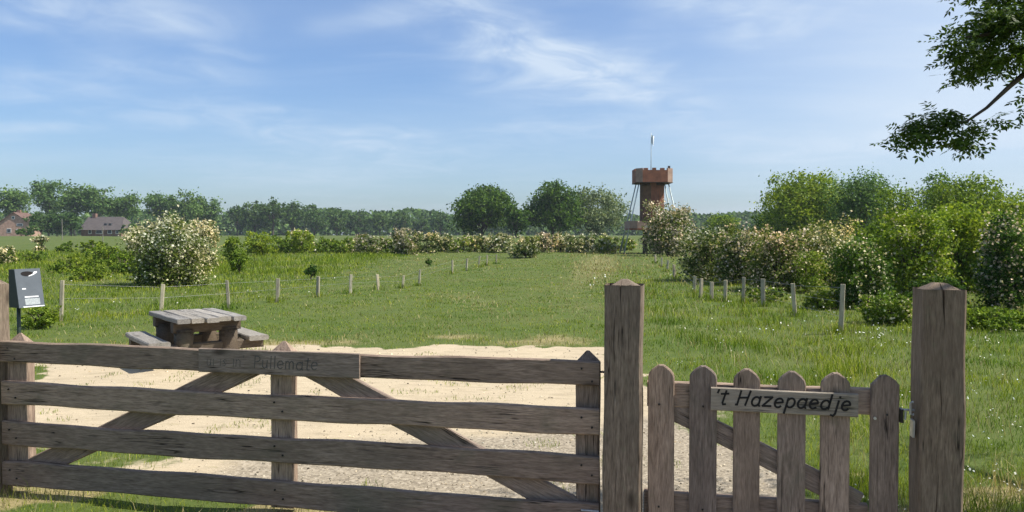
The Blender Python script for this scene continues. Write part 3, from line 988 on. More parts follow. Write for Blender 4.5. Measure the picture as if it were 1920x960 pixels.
# ------------------------------------------------------------------ bin on a post
def build_bin():
    D = 11.0
    X = (47 - 960) / F * D
    b = empty('waste_bin', (X, D, float(hgt(X, D))), math.radians(62))
    tag(b, 'slanted dark grey bin with an oval opening on a thin post', 'bin')
    z0, z1, w = 0.62, 1.135, 0.17
    # wedge: the front leans out towards its foot (front is -Y)
    yb, yt, yf = 0.10, -0.03, -0.13
    v = [(-w, yb, z0), (w, yb, z0), (w, yf, z0), (-w, yf, z0), (-w, yb, z1), (w, yb, z1), (w, yt, z1), (-w, yt, z1)]
    MB().add(v, [(0, 1, 5, 4), (0, 3, 2, 1), (0, 4, 7, 3), (1, 2, 6, 5), (4, 5, 6, 7)]).build('body', M['binshade'], b)
    sl_ = math.atan2(yt - yf, z1 - z0)

    def front(u, s, out):        # a point on the sloping front: u across, s 0..1 up
        y = yf + (yt - yf) * s
        return (u, y - out * math.cos(sl_), z0 + (z1 - z0) * s + out * math.sin(sl_))

    def sheet(name, mat, u0, u1, s0, s1, o0, o1, parent):
        q = [(u0, s0), (u1, s0), (u1, s1), (u0, s1)]
        v = [front(a, c, o1) for a, c in q] + [front(a, c, o0) for a, c in q]
        return MB().add(v, [(0, 1, 2, 3), (7, 6, 5, 4), (0, 4, 5, 1), (1, 5, 6, 2), (2, 6, 7, 3), (3, 7, 4, 0)]).build(name, mat, parent)
    door = sheet('front_panel', M['bin'], -w - 0.004, w + 0.004, -0.005, 1.01, 0.0, 0.012, b)
    n = 18
    ov = [front(-0.015 + 0.085 * math.cos(2 * PI * i / n), 0.885 + (0.055 if math.sin(2 * PI * i / n) > 0 else 0.075) * math.sin(2 * PI * i / n), 0.0145) for i in range(n)]
    MB().add(ov, [tuple(range(n))]).build('opening', M['hole'], door)
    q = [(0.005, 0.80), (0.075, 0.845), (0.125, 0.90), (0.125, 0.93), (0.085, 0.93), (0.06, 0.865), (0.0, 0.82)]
    MB().add([front(a, c, 0.016) for a, c in q], [tuple(range(7))]).build('pale_band', M['white'], door)  # white streak is a sun glint painted beside the opening
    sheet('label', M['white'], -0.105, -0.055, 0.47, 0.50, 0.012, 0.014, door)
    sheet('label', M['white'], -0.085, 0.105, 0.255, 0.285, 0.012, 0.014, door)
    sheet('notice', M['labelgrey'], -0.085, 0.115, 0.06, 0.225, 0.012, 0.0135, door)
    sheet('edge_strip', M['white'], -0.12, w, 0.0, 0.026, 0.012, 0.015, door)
    MB().tube([(-0.06, 0.07, -0.1), (-0.06, 0.07, z0 + 0.1)], 0.025, 10).build('post', M['binpost'], b, sm=True)


build_bin()


# ------------------------------------------------------------------ post and wire fences
TALL = []


def build_fence(posts, label, wires, w, seed):
    p0 = at(posts[0][0], posts[0][1])
    f = empty('wire_fence', p0)
    tag(f, label, 'fence', 'low stake fences of the meadow')
    tops = []
    for i, (px, py, hh) in enumerate(posts):
        q = at(px, py)
        r = random.Random(seed + i)
        ww = w * r.uniform(0.85, 1.15)
        o = plank('post', hh + 0.25, ww, ww * 0.9, M['stake'], f, (q.x - p0.x, q.y - p0.y, q.z - p0.z - 0.25),
                  (r.uniform(-0.07, 0.07), -PI / 2 + r.uniform(-0.08, 0.08), r.uniform(-0.4, 0.4)), 0.008, 6, 0.002, seed + i)
        tops.append((q - p0, hh))
        TALL.append((q.x, q.y, 0.10, 0.20))
    for k in wires:
        mb = MB()
        mb.tube([t + Vector((0, 0, hh * k)) for t, hh in tops], 0.0022, 4)
        mb.build('wire', M['wire'], f)


build_fence([(113, 602, 0.76), (300, 590, 0.60), (430, 580, 0.62), (519, 567, 0.56), (595, 557, 0.52), (656, 551, 0.52), (711, 544, 0.46), (754, 541, 0.40), (785, 536, 0.54),
             (848, 513, 0.55), (874, 508, 0.55), (897, 501, 0.55), (913, 498, 0.54), (930, 495, 0.52)],
            'line of low pale stakes crossing the meadow left of the mown path', (0.55, 0.9), 0.070, 100)
build_fence([(1575, 626, 0.80), (1493, 594, 0.66), (1431, 575, 0.62), (1393, 569, 0.62), (1359, 566, 0.52), (1334, 564, 0.46), (1313, 559, 0.50), (1300, 549, 0.46),
             (1266, 523, 0.5), (1250, 510, 0.5), (1240, 501, 0.5), (1230, 494, 0.5)],
            'line of low pale stakes along the foot of the right hand hedge', (0.35, 0.65, 0.93), 0.085, 200)


def build_tall_grass():
    X, Y, H, W = [], [], [], []
    spots = TALL + [(on_gate(u).x, on_gate(u).y, 0.14, 0.16) for u in (3.72, 3.90, 5.2, 5.4, -0.1)] + [(-3.9 + dx, 9.9 + dy, 0.16, 0.08) for dx, dy in ((-.5, .5), (.5, -.3), (0.6, .5))]
    for (x, y, r, h) in spots:
        n = 46 if y > 20 else 110
        X.append(x + rng.normal(0, r, n))
        Y.append(y + rng.normal(0, r, n))
        H.append(h * (0.4 + 0.8 * rng.random(n)))
        W.append(np.full(n, max(0.003, 0.0006 * y)))
    blades('tall_grass', np.concatenate(X), np.concatenate(Y), np.concatenate(H), np.concatenate(W), LF['grass'], 'longer grass left standing round the stakes and posts', 'grass', 0.45)


build_tall_grass()


# ------------------------------------------------------------------ foliage
def leaf_quads(pos, nrm, size, aspect=0.62):
    n = len(pos)
    t = rng.normal(size=(n, 3))
    a = np.cross(nrm, t)
    a /= np.linalg.norm(a, axis=1)[:, None] + 1e-9
    b = np.cross(nrm, a)
    s = size[:, None]
    v = np.empty((n, 4, 3))
    fold = nrm * s * 0.18
    v[:, 0] = pos - a * s * 0.5
    v[:, 1] = pos - b * s * aspect * 0.5 + fold
    v[:, 2] = pos + a * s * 0.5
    v[:, 3] = pos + b * s * aspect * 0.5 + fold
    return v.reshape(-1, 3), np.arange(n * 4).reshape(n, 4)


def crown_points(lobes, n, nclump, spread, fill=0.25, zmin=0.0):
    """lobes: (x,y,z, rx,ry,rz); leaves gather in clumps on and inside the lobes' shells"""
    lb = np.array(lobes, float)
    wgt = (lb[:, 3] * lb[:, 5]) ** 1.0
    wgt /= wgt.sum()
    li = rng.choice(len(lb), nclump, p=wgt)
    d = rng.normal(size=(nclump, 3))
    d /= np.linalg.norm(d, axis=1)[:, None]
    rad = np.where(rng.random(nclump) < fill, rng.random(nclump) ** 0.5, 1.0 - np.abs(rng.normal(0, 0.12, nclump)))
    rad = rad * (1 + 0.07 * rng.normal(size=nclump))
    cen = lb[li, :3] + d * lb[li, 3:] * rad[:, None]
    ci = rng.integers(0, nclump, n)
    sp = spread * (0.5 + rng.random(nclump))
    off = rng.normal(size=(n, 3)) * sp[ci][:, None]
    off[:, 2] *= 0.7
    pos = cen[ci] + off
    out = pos - lb[li[ci], :3]
    out /= np.linalg.norm(out, axis=1)[:, None] + 1e-9
    nrm = out * 0.50 + rng.normal(size=(n, 3)) * 0.75 + np.array([0, 0, 0.30])
    nrm /= np.linalg.norm(nrm, axis=1)[:, None]
    k = pos[:, 2] > zmin
    return pos[k], nrm[k], (d[ci][:, 2])[k]


def make_tree(name, base, w, h, kind, label, cat, group, n, leaf, lobes=None, trunk=0.3, bark='bark', bloom=0.0, pink=False, clear=0.15, loose=0.0, nlobe=7, trunk_r=None, mat=None):
    """a plant with trunk, limbs and crown of single leaves"""
    e = empty(name, base)
    tag(e, label, cat, group)
    r = random.Random(int(base[0] * 1000) + int(h * 77))
    rx = w / 2
    if lobes is None:
        lobes = []
        cz = h * (clear + (1 - clear) * 0.5)
        rz = h * (1 - clear) * 0.5
        lobes.append((0, 0, cz, rx * 0.62, rx * 0.62, rz * 0.72))
        for i in range(nlobe):
            a = 2 * PI * i / nlobe + r.uniform(-0.4, 0.4)
            el = r.uniform(-0.75, 0.95)
            ca = math.sqrt(max(0, 1 - el * el * 0.8))
            q = r.uniform(0.30, 0.48)
            lobes.append((math.cos(a) * rx * (1 - q) * ca, math.sin(a) * rx * (1 - q) * ca, cz + el * rz * (1 - q * 0.8), rx * q, rx * q, rz * q * 1.05))
        lobes.append((r.uniform(-0.2, 0.2) * rx, 0, h - rz * 0.40, rx * 0.42, rx * 0.42, rz * 0.40))
    if clear < 0.045 and kind != 'dark' and h < 4.5:
        for i in range(7):                     # boughs that reach down to the grass
            a = 2 * PI * i / 7 + r.uniform(-0.3, 0.3)
            q = r.uniform(0.28, 0.40)
            d_ = (0.92 - q) * r.uniform(0.75, 1.05)
            lobes.append((math.cos(a) * rx * d_, math.sin(a) * rx * d_, h * r.uniform(0.12, 0.30), rx * q, rx * q, h * 0.20))
        for i in range(4):                     # stray sprays that break the outline
            a = r.uniform(0, 2 * PI)
            lobes.append((math.cos(a) * rx * 0.75, math.sin(a) * rx * 0.75, h * r.uniform(0.55, 0.95), rx * 0.20, rx * 0.20, h * 0.11))
    tr = trunk_r or max(0.02, 0.022 * h + 0.01)
    lz = lobes[0][2]
    mb = MB()
    bend = r.uniform(-0.03, 0.03) * h
    mb.tube([(0, 0, -0.15), (0.02 * h * r.uniform(-1, 1), 0, h * clear * 0.6 + 0.02), (bend, bend * 0.6, max(lz * 0.9, h * clear + 0.05)), (bend * 1.3, 0, min(h * 0.86, lz * 1.35))],
            [tr * 1.25, tr, tr * 0.7, tr * 0.22], 8)
    trk = mb.build('trunk', M[bark], e, sm=True)
    for lb in lobes[1:]:
        s = h * clear * 0.8 + r.uniform(0, 0.35) * (lz - h * clear * 0.8)
        mid = (lb[0] * 0.5 + r.uniform(-.05, .05) * w, lb[1] * 0.5, s + (lb[2] - s) * 0.62)
        MB().tube([(0, 0, s), mid, (lb[0], lb[1], lb[2] + lb[5] * 0.35)], [tr * 0.5, tr * 0.33, tr * 0.10], 5).build('limb', M[bark], trk, sm=True)
    nc = max(20, int(n / (18 if loose < 0.5 else 34)))
    pos, nrm, up = crown_points(lobes, n, nc, (0.058 + 0.04 * loose) * min(w, h), 0.30 - 0.15 * loose, 0.02)
    size = leaf * (0.6 + 0.8 * rng.random(len(pos)))
    if bloom <= 0:
        v, f = leaf_quads(pos, nrm, size)
        link('crown', mesh_np('crown', v, f, LF[mat or kind]), e)
    else:
        # blossom sits in sprays on the outside of the crown
        cn = value_noise(pos[:, 0] + 31 + pos[:, 2] * 0.7, pos[:, 1] + 17 + pos[:, 2], 0.16 * w, int(abs(base[0]) * 10) + 3)
        hz = pos[:, 2] / h
        isb = rng.random(len(pos)) < np.clip(bloom * (0.35 + 1.5 * (cn - 0.25)) * (0.65 + 0.5 * hz), 0, 0.95)
        v, f = leaf_quads(pos[~isb], nrm[~isb], size[~isb])
        link('crown', mesh_np('crown', v, f, LF[mat or 'haw']), e)
        lb = np.array(lobes)
        cen = lb[:, :3].mean(0)
        o = pos[isb] - cen
        o /= np.linalg.norm(o, axis=1)[:, None] + 1e-9
        v, f = leaf_quads(pos[isb] + o * leaf * 0.7, nrm[isb], size[isb] * 0.85, 0.9)
        link('blossom', mesh_np('blossom', v, f, LF['pinkbloom' if pink else 'bloom']), e)
    return e


def spot(px, D):
    X = (px - 960) / F * D
    return X, D, float(hgt(X, D))


def px_tree(name, px, top, D, wpx, kind, label, cat, group=None, dens=1.0, leafpx=4.0, **kw):
    """stand a tree at distance D so that it is wpx wide and reaches the given row"""
    x, y, z = spot(px, D)
    h = EYE + (440 - top) / F * D - z
    w = wpx / F * D
    hp = h / D * F
    n = int(min(42000, max(260, wpx * hp * 0.62 * dens)))
    return make_tree(name, (x, y, z), w, h, kind, label, cat, group, n, leafpx / F * D, **kw)


ORD = ['leftmost', 'second', 'third', 'fourth', 'fifth', 'sixth', 'seventh', 'eighth', 'ninth', 'tenth', 'eleventh', 'twelfth', 'thirteenth', 'fourteenth', 'fifteenth', 'sixteenth']


def nth(i):
    return 'leftmost' if i == 0 else ORD[i] + ' from left'


# --- far poplars behind the houses: thin trunks, loose crowns
pop = [(22, 356, 62, 250), (92, 343, 66, 262), (140, 347, 58, 255), (182, 349, 66, 258), (228, 356, 62, 262), (302, 361, 62, 285), (344, 363, 56, 280), (386, 372, 50, 290)]
for i, (px, top, wp, D) in enumerate(pop):
    r = random.Random(i + 50)
    x, y, z = spot(px, D)
    h = EYE + (440 - top) / F * D - z
    w = wp / F * D
    lobes = [(0, 0, h * 0.62, w * 0.22, w * 0.22, h * 0.2)]
    for k in range(11):
        a = r.uniform(0, 6.28)
        q = r.uniform(0.14, 0.24)
        zz = r.uniform(0.42, 0.92)
        rr = (0.5 - q) * math.sqrt(max(0.05, 1 - ((zz - 0.68) / 0.36) ** 2))
        lobes.append((math.cos(a) * w * rr, math.sin(a) * w * rr, h * zz, w * q, w * q, h * q * 0.45))
    make_tree('poplar_tree', (x, y, z), w, h, 'poplar', 'tall loose poplar, %s in the far row behind the houses' % nth(i), 'tree', 'poplars in the far row',
              int(wp * 90 * 0.55), 4.6 / F * D, lobes=lobes, bark='barkgrey', clear=0.3, loose=1.0, trunk_r=0.28)
# undergrowth at the foot of the poplars, around the houses
for i, (px, top, wp, D) in enumerate([(78, 398, 60, 225), (108, 396, 52, 228), (134, 400, 40, 226), (246, 418, 46, 225), (58, 424, 34, 205), (40, 428, 30, 180)]):
    px_tree('garden_tree', px, top, D, wp, 'far', 'low dark garden tree by the far houses, %s' % nth(i), 'tree', 'garden trees by the houses', 0.9, 4.6, clear=0.05)
# --- far wood: trees standing in front of a distant wooded ridge
far = [(446, 385, 44, 330), (478, 372, 50, 325), (512, 370, 52, 320), (548, 376, 54, 330), (590, 386, 58, 335), (632, 392, 56, 345), (672, 394, 54, 350), (712, 398, 50, 350), (752, 398, 44, 345), (790, 408, 40, 350), (826, 398, 46, 330), (962, 374, 44, 260)]
for i, (px, top, wp, D) in enumerate(far):
    px_tree('distant_tree', px, top, D, wp, 'far', 'hazy distant tree in the wood behind the meadow, %s' % nth(i), 'tree', 'distant wood trees', 0.9, 4.4, clear=0.08, nlobe=9)


def build_wood():
    n = 30000
    x = rng.uniform(-330, 330, n)
    y = 430 + rng.normal(0, 14, n) + 0.00008 * x * x
    top = 9.0 + 3.5 * value_noise(x, y * 0, 26, 41) + 2.0 * value_noise(x, y * 0, 9, 42)
    z = hgt(x, y) + top * rng.random(n)
    nr = rng.normal(size=(n, 3)) * 0.6 + np.array([0.1, -0.5, 0.5])
    nr /= np.linalg.norm(nr, axis=1)[:, None]
    v, f = leaf_quads(np.stack([x, y, z], 1), nr, 2.4 * (0.6 + 0.8 * rng.random(n)), 0.8)
    tag(link('distant_wood', mesh_np('distant_wood', v, f, LF['far'])), 'blue green belt of distant wood along the horizon', 'wood', kind='stuff')


build_wood()
# --- the dark round trees in the middle
px_tree('linden_tree', 905, 349, 150, 124, 'dark', 'dark round tree with a dense crown in the middle distance, left of two', 'tree', 'round dark trees', 1.3, 5.0, clear=0.04, nlobe=12)
px_tree('linden_tree', 1037, 343, 150, 112, 'dark', 'dark round tree with a dense crown beside the pale willow', 'tree', 'round dark trees', 1.3, 5.0, clear=0.04, nlobe=12)
px_tree('willow_tree', 1118, 355, 155, 122, 'willow', 'pale grey green willow left of the tower', 'tree', None, 1.1, 4.6, clear=0.05, loose=0.6, nlobe=10)
px_tree('bush', 968, 385, 145, 56, 'dark', 'dark bush filling the gap between the round trees', 'bush', None, 1.1, 4.6, clear=0.02)

# --- flowering hawthorns and green shrubs of the far hedge
hedge = [(440, 440, 36, 'mid', 0, 46), (490, 436, 52, 'bright', 0, 60), (535, 444, 60, 'mid', 0, 66), (566, 432, 46, 'bright', 0.10, 64), (612, 444, 70, 'mid', 0, 66), (650, 446, 60, 'mid', 0.1, 66),
         (692, 440, 52, 'haw', 0.50, 60), (757, 431, 46, 'haw', 0.75, 62), (725, 446, 40, 'bright', 0.3, 66), (800, 438, 50, 'haw', 0.55, 68), (832, 440, 46, 'haw', 0.45, 70), (868, 441, 46, 'bright', 0.3, 68),
         (905, 442, 40, 'haw', 0.40, 68), (935, 440, 50, 'haw', 0.65, 66), (985, 441, 52, 'haw', 0.45, 56), (1020, 439, 44, 'haw', 0.65, 66), (1050, 438, 48, 'haw', 0.65, 68), (1085, 441, 44, 'haw', 0.6, 66), (1112, 438, 40, 'haw', 0.65, 70), (1140, 443, 44, 'bright', 0.35, 68), (1172, 446, 36, 'mid', 0.2, 74)]
hi = gi = 0
for (px, top, wp, kind, bl, D) in hedge:
    wp *= 1.25
    if bl >= 0.4:
        px_tree('hawthorn_bush', px, top, D, wp, kind, 'cream flowering hawthorn in the far hedge, %s' % nth(hi), 'hawthorn', 'far hedge hawthorns', 1.6, 4.2, clear=0.03, bloom=bl * 0.72, pink=(px in (757, 692, 1020)))
        hi += 1
    else:
        px_tree('hedge_shrub', px, top, D, wp, kind, 'leafy green shrub in the far hedge, %s' % nth(gi), 'shrub', 'far hedge shrubs', 1.6, 4.2, clear=0.02, bloom=bl, mat=kind)
        gi += 1
# --- the left meadow
px_tree('hawthorn_bush', 318, 404, 24.5, 150, 'haw', 'large round hawthorn full of cream blossom in the left meadow', 'hawthorn', None, 1.35, 5.2, clear=0.04, bloom=0.54, nlobe=11)
px_tree('hawthorn_bush', 376, 414, 36, 74, 'haw', 'cream hawthorn half hidden behind the large round one', 'hawthorn', None, 1.3, 4.6, clear=0.03, bloom=0.7)
px_tree('hawthorn_bush', 262, 428, 44, 54, 'haw', 'sparse pale hawthorn left behind the large round one', 'hawthorn', None, 1.2, 4.4, clear=0.03, bloom=0.6)
px_tree('hawthorn_bush', 12, 463, 44, 44, 'haw', 'small cream hawthorn at the left picture edge', 'hawthorn', None, 1.4, 4.4, clear=0.02, bloom=0.5)
px_tree('hawthorn_bush', 78, 444, 70, 26, 'haw', 'tiny pale hawthorn far out in the left meadow', 'hawthorn', None, 1.4, 4.2, clear=0.02, bloom=0.7)
for i, (px, top, wp, D) in enumerate([(150, 478, 90, 34), (205, 458, 84, 40), (232, 474, 60, 32), (160, 500, 90, 27), (112, 492, 60, 32), (60, 470, 50, 46), (125, 452, 46, 66), (175, 450, 50, 66)]):
    px_tree('meadow_shrub', px, top, D, wp, 'mid', 'low tangled green shrub in the left meadow, %s' % nth(sorted([150, 205, 232, 160, 112, 60, 125, 175]).index(px)), 'shrub', 'left meadow shrubs', 1.3, 4.4, clear=0.0, nlobe=9)
px_tree('sapling', 583, 497, 28.5, 26, 'dark', 'small dark round sapling among the left stakes', 'sapling', None, 1.6, 4.4, clear=0.12)
px_tree('sapling', 804, 486, 40, 18, 'dark', 'tiny dark sapling behind the left stakes, near the middle', 'sapling', None, 1.6, 4.0, clear=0.12)
px_tree('sapling', 448, 468, 32, 34, 'mid', 'slender green sapling right of the large hawthorn', 'sapling', None, 1.2, 4.2, clear=0.05)
px_tree('weed_clump', 75, 574, 13.6, 80, 'mid', 'dark green weed clump between the bin and the first stake', 'weeds', None, 0.9, 5.0, clear=0.0)

# --- right hand side: trees behind, then the hedge in front
R = [
    ('willow_tree', 1510, 322, 78, 176, 'bright', 'big rounded yellow green willow rising behind the right hedge', 'tree', dict(dens=1.0, clear=0.05, nlobe=13, leafpx=5.0)),
    ('alder_tree', 1612, 322, 70, 118, 'mid', 'blue green loose tree touching the big willow', 'tree', dict(dens=0.9, clear=0.05, loose=0.8, leafpx=4.6, mat='poplar')),
    ('oak_tree', 1450, 385, 84, 90, 'dark', 'dark tree left of the big willow', 'tree', dict(dens=1.0, clear=0.03)),
    ('round_tree', 1352, 399, 130, 70, 'mid', 'small rounded tree on the horizon right of the tower', 'tree', dict(dens=1.3, clear=0.03)),
    ('oak_tree', 1828, 333, 46, 190, 'mid', 'broad dark topped tree at the right above the pale bushes', 'tree', dict(dens=0.85, clear=0.04, nlobe=12, leafpx=5.4)),
    ('birch_tree', 1752, 328, 50, 84, 'poplar', 'airy small leaved tree with sky showing through', 'tree', dict(dens=0.42, clear=0.08, loose=1.0, leafpx=5.0, mat='poplar')),
    ('birch_tree', 1690, 352, 46, 110, 'bright', 'ragged young tree between the willow and the broad tree', 'tree', dict(dens=0.7, clear=0.03, loose=0.8, leafpx=5.0, mat='mid')),
    ('alder_tree', 1915, 358, 38, 120, 'bright', 'bright green tree cut by the right picture edge', 'tree', dict(dens=0.8, clear=0.03, leafpx=5.6)),
    ('hawthorn_bush', 1252, 383, 58, 96, 'haw', 'fading pinkish hawthorn standing against the tower', 'hawthorn', dict(dens=1.6, clear=0.04, bloom=0.62, pink=True, leafpx=4.4, nlobe=10)),
    ('hawthorn_bush', 1325, 432, 27, 110, 'haw', 'rounded hawthorn nearest the tower in the right hedge', 'hawthorn', dict(dens=1.1, clear=0.02, bloom=0.30, leafpx=5.0)),
    ('hawthorn_bush', 1395, 424, 25, 116, 'haw', 'tall pinkish blossomed hawthorn in the right hedge', 'hawthorn', dict(dens=1.1, clear=0.02, bloom=0.36, pink=True, leafpx=5.2)),
    ('hawthorn_bush', 1455, 440, 22.5, 110, 'haw', 'dark footed hawthorn with blossom on top behind the stakes', 'hawthorn', dict(dens=1.1, clear=0.02, bloom=0.32, pink=True, leafpx=5.4)),
    ('hawthorn_bush', 1545, 418, 26, 130, 'haw', 'spreading hawthorn with long white sprays in the right hedge', 'hawthorn', dict(dens=1.0, clear=0.02, bloom=0.40, leafpx=5.0, loose=0.4)),
    ('hedge_shrub', 1512, 470, 22, 80, 'bright', 'yellow green low shrub between two hawthorns of right hedge', 'shrub', dict(dens=1.0, clear=0.0, bloom=0.12, mat='bright')),
    ('hawthorn_bush', 1610, 446, 17.5, 110, 'haw', 'dark hawthorn right behind the nearest stake', 'hawthorn', dict(dens=1.0, clear=0.01, bloom=0.18, leafpx=6.0, mat='dark')),
    ('hazel_bush', 1712, 392, 20, 140, 'bright', 'large light green bush left of the cracked post', 'bush', dict(dens=0.9, clear=0.01, leafpx=6.0, bloom=0.08, mat='bright')),
    ('hazel_bush', 1640, 410, 24, 96, 'bright', 'upright leafy bush behind the dark hawthorn', 'bush', dict(dens=0.9, clear=0.01, leafpx=5.6, mat='mid')),
    ('hazel_bush', 1812, 378, 22, 150, 'bright', 'tall bright bush behind the cracked post', 'bush', dict(dens=0.9, clear=0.01, leafpx=6.0, mat='bright')),
    ('hawthorn_bush', 1893, 400, 17, 110, 'haw', 'dark hawthorn with pinkish sprays at the right edge', 'hawthorn', dict(dens=0.9, clear=0.02, bloom=0.26, pink=True, leafpx=6.2, mat='dark')),
    ('bramble_patch', 1668, 548, 14.2, 110, 'mid', 'low bramble with pale specks left of the cracked post', 'bramble', dict(dens=1.0, clear=0.0, bloom=0.10, leafpx=6.0, mat='mid')),
    ('bramble_patch', 1862, 572, 13.4, 150, 'mid', 'low bramble spreading right of the cracked post', 'bramble', dict(dens=0.9, clear=0.0, leafpx=6.0, mat='mid')),
    ('bramble_patch', 1440, 540, 19.5, 90, 'mid', 'low weeds at the foot of the hedge behind middle stakes', 'bramble', dict(dens=1.0, clear=0.0, leafpx=5.6, bloom=0.12, mat='mid')),
    ('bramble_patch', 1540, 545, 17.5, 80, 'mid', 'low weeds between the two nearest stakes', 'bramble', dict(dens=1.0, clear=0.0, leafpx=5.6, bloom=0.06, mat='bright')),
    ('bramble_patch', 1760, 520, 17, 110, 'dark', 'dark scrub below the bright bush by the cracked post', 'bramble', dict(dens=1.0, clear=0.0, leafpx=5.8, mat='dark')),
]
for (nm, px, top, D, wp, kind, label, cat, kw) in R:
    px_tree(nm, px, top, D, wp, kind, label, cat, None, **kw)


# ------------------------------------------------------------------ lookout tower
def build_tower():
    D = 66.0
    X, Y, Z = spot(1222, D)
    t = empty('lookout_tower', (X, Y, Z), 0)
    tag(t, 'reddish brown lookout tower with battlements, splayed steel legs and a white flag', 'tower')
    s = D / F                                  # metres per pixel at the tower

    def zz(py):
        return EYE + (440 - py) * s - Z
    z_top, z_par, z_ledge1, z_ledge0 = zz(318), zz(344), zz(415), zz(431)
    # shaft: eight boarded sides, each a panel
    rs = 22.5 * s
    for k in range(8):
        a0, a1 = math.radians(22.5 + 45 * k + 9), math.radians(67.5 + 45 * k + 9)
        p0, p1 = Vector((math.cos(a0), math.sin(a0), 0)) * rs, Vector((math.cos(a1), math.sin(a1), 0)) * rs
        i0, i1 = p0 * 0.94, p1 * 0.94
        q = [p0, p1, i1, i0]
        mb = MB().prism([(a.x, a.y) for a in q], z_ledge0 - 0.05, z_par)
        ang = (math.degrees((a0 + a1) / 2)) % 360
        pan = mb.build('shaft_panel', M['corten'] if 240 < ang < 330 else M['brownwood'], t)  # sunward panels redder, the rest browner: light and shade put into colour
        nb = 5
        for j in range(1, nb):                 # cover strips over the joints
            c = p0.lerp(p1, j / nb) * 1.006
            MB().box(c.x - 0.012, c.x + 0.012, c.y - 0.012, c.y + 0.012, z_ledge1, z_par - 0.02).build('batten', M['brownwood'], pan)
    # window
    wy = -rs * 0.955
    MB().box(-0.02, 0.40, wy - 0.05, wy + 0.02, zz(397), zz(390)).build('window', M['hole'], t)
    # parapet box with cut corners
    R0, cut = 34 * s, 11 * s

    def chamf(r, c):
        return [(-r + c, -r), (r - c, -r), (r, -r + c), (r, r - c), (r - c, r), (-r + c, r), (-r, r - c), (-r, -r + c)]
    o, i_ = chamf(R0, cut), chamf(R0 * 0.93, cut * 0.95)
    MB().prism(chamf(R0 * 0.96, cut), z_par, z_par + 0.10).build('deck', M['tdark'], t)
    MB().prism(chamf(R0 * 0.60, cut * .6), z_par - 0.22, z_par - 0.01).build('deck_beam', M['tdark'], t)
    for k in range(8):
        a, b, c, d = o[k], o[(k + 1) % 8], i_[(k + 1) % 8], i_[k]
        side = k % 2 == 1
        pan = MB().prism([a, b, c, d], z_par + 0.02, z_top - 0.16).build('parapet_panel', M['cortenpale'] if side else M['corten'], t)
        n = 1 if side else 3
        for j in range(n):                     # battlements
            f0, f1 = (j + 0.0) / n + (0.0 if n == 1 else 0.04), (j + 1) / n - (0.0 if n == 1 else 0.13)
            L_ = lambda p, q, f: (p[0] + (q[0] - p[0]) * f, p[1] + (q[1] - p[1]) * f)
            MB().prism([L_(a, b, f0), L_(a, b, f1), L_(d, c, f1), L_(d, c, f0)], z_top - 0.155, z_top + 0.02 * (j % 2)).build('merlon', M['cortenpale'] if side else M['corten'], pan)
        MB().prism([(a[0] * 1.012, a[1] * 1.012), (b[0] * 1.012, b[1] * 1.012), c, d], z_par - 0.03, z_par + 0.015).build('edge_board', M['tdark'], pan)
    # ledge platform round the foot of the shaft
    Rl = 46 * s
    MB().prism(chamf(Rl, 12 * s), z_ledge1 - 0.12, z_ledge1 - 0.04).build('platform', M['brownwood'], t)
    lo, li = chamf(Rl * 1.01, 12 * s), chamf(Rl * 0.96, 11.5 * s)
    for k in range(8):
        MB().prism([lo[k], lo[(k + 1) % 8], li[(k + 1) % 8], li[k]], z_ledge0 + 0.12, z_ledge1).build('platform_side', M['cortenpale'], t)
        MB().prism([(lo[k][0] * 1.01, lo[k][1] * 1.01), (lo[(k + 1) % 8][0] * 1.01, lo[(k + 1) % 8][1] * 1.01), li[(k + 1) % 8], li[k]], z_ledge0, z_ledge0 + 0.117).build('platform_rim', M['corten'], t)
    # splayed legs
    for sx in (-1, 1):
        for sy in (-1, 1):
            MB().tube([(sx * 57 * s, sy * 30 * s, -0.2), (sx * 27 * s, sy * 18 * s, z_par)], [0.065, 0.045], 8).build('leg', M['palesteel'], t, sm=True)
    for sx in (-0.55, 0.55):
        for sy in (-0.55, 0.55):
            MB().box(sx - 0.09, sx + 0.09, sy - 0.09, sy + 0.09, -0.2, z_ledge0 - 0.05).build('column', M['tdark'], t)
    # flag
    fp = -2 * s
    pole = MB().tube([(fp, 0, z_par + 0.1), (fp, 0, zz(250))], [0.035, 0.02], 8).build('flagpole', M['palesteel'], t, sm=True)
    v, f = [], []
    nx, nz_ = 7, 9
    for i in range(nx):
        for j in range(nz_):
            u, w = i / (nx - 1), j / (nz_ - 1)
            v.append((fp + 0.03 + 0.24 * u * (0.6 + 0.4 * w), 0.10 * math.sin(u * 6 + w * 2), zz(254) - 0.82 * (1 - w) * (0.75 + 0.25 * u) - 0.10 * u))
    for i in range(nx - 1):
        for j in range(nz_ - 1):
            a = i * nz_ + j
            f.append((a, a + nz_, a + nz_ + 1, a + 1))
    MB().add(v, f).build('flag', M['flag'], pole, sm=True)
    # small dark piece on the right corner of the battlements
    MB().box(24 * s, 28 * s, -R0 * 0.9, -R0 * 0.9 + 0.15, z_top - 0.02, zz(314)).build('corner_finial', M['tdark'], t)


build_tower()


# ------------------------------------------------------------------ far houses
def window(parent, x, y, z, w, h, pane='pane'):
    wn = MB().box(x - w / 2, x + w / 2, y - 0.06, y, z, z + h).build('window', M['framew'], parent)
    MB().box(x - w / 2 + 0.12, x + w / 2 - 0.12, y - 0.09, y - 0.061, z + 0.12, z + h - 0.12).build('glass', M[pane], wn)


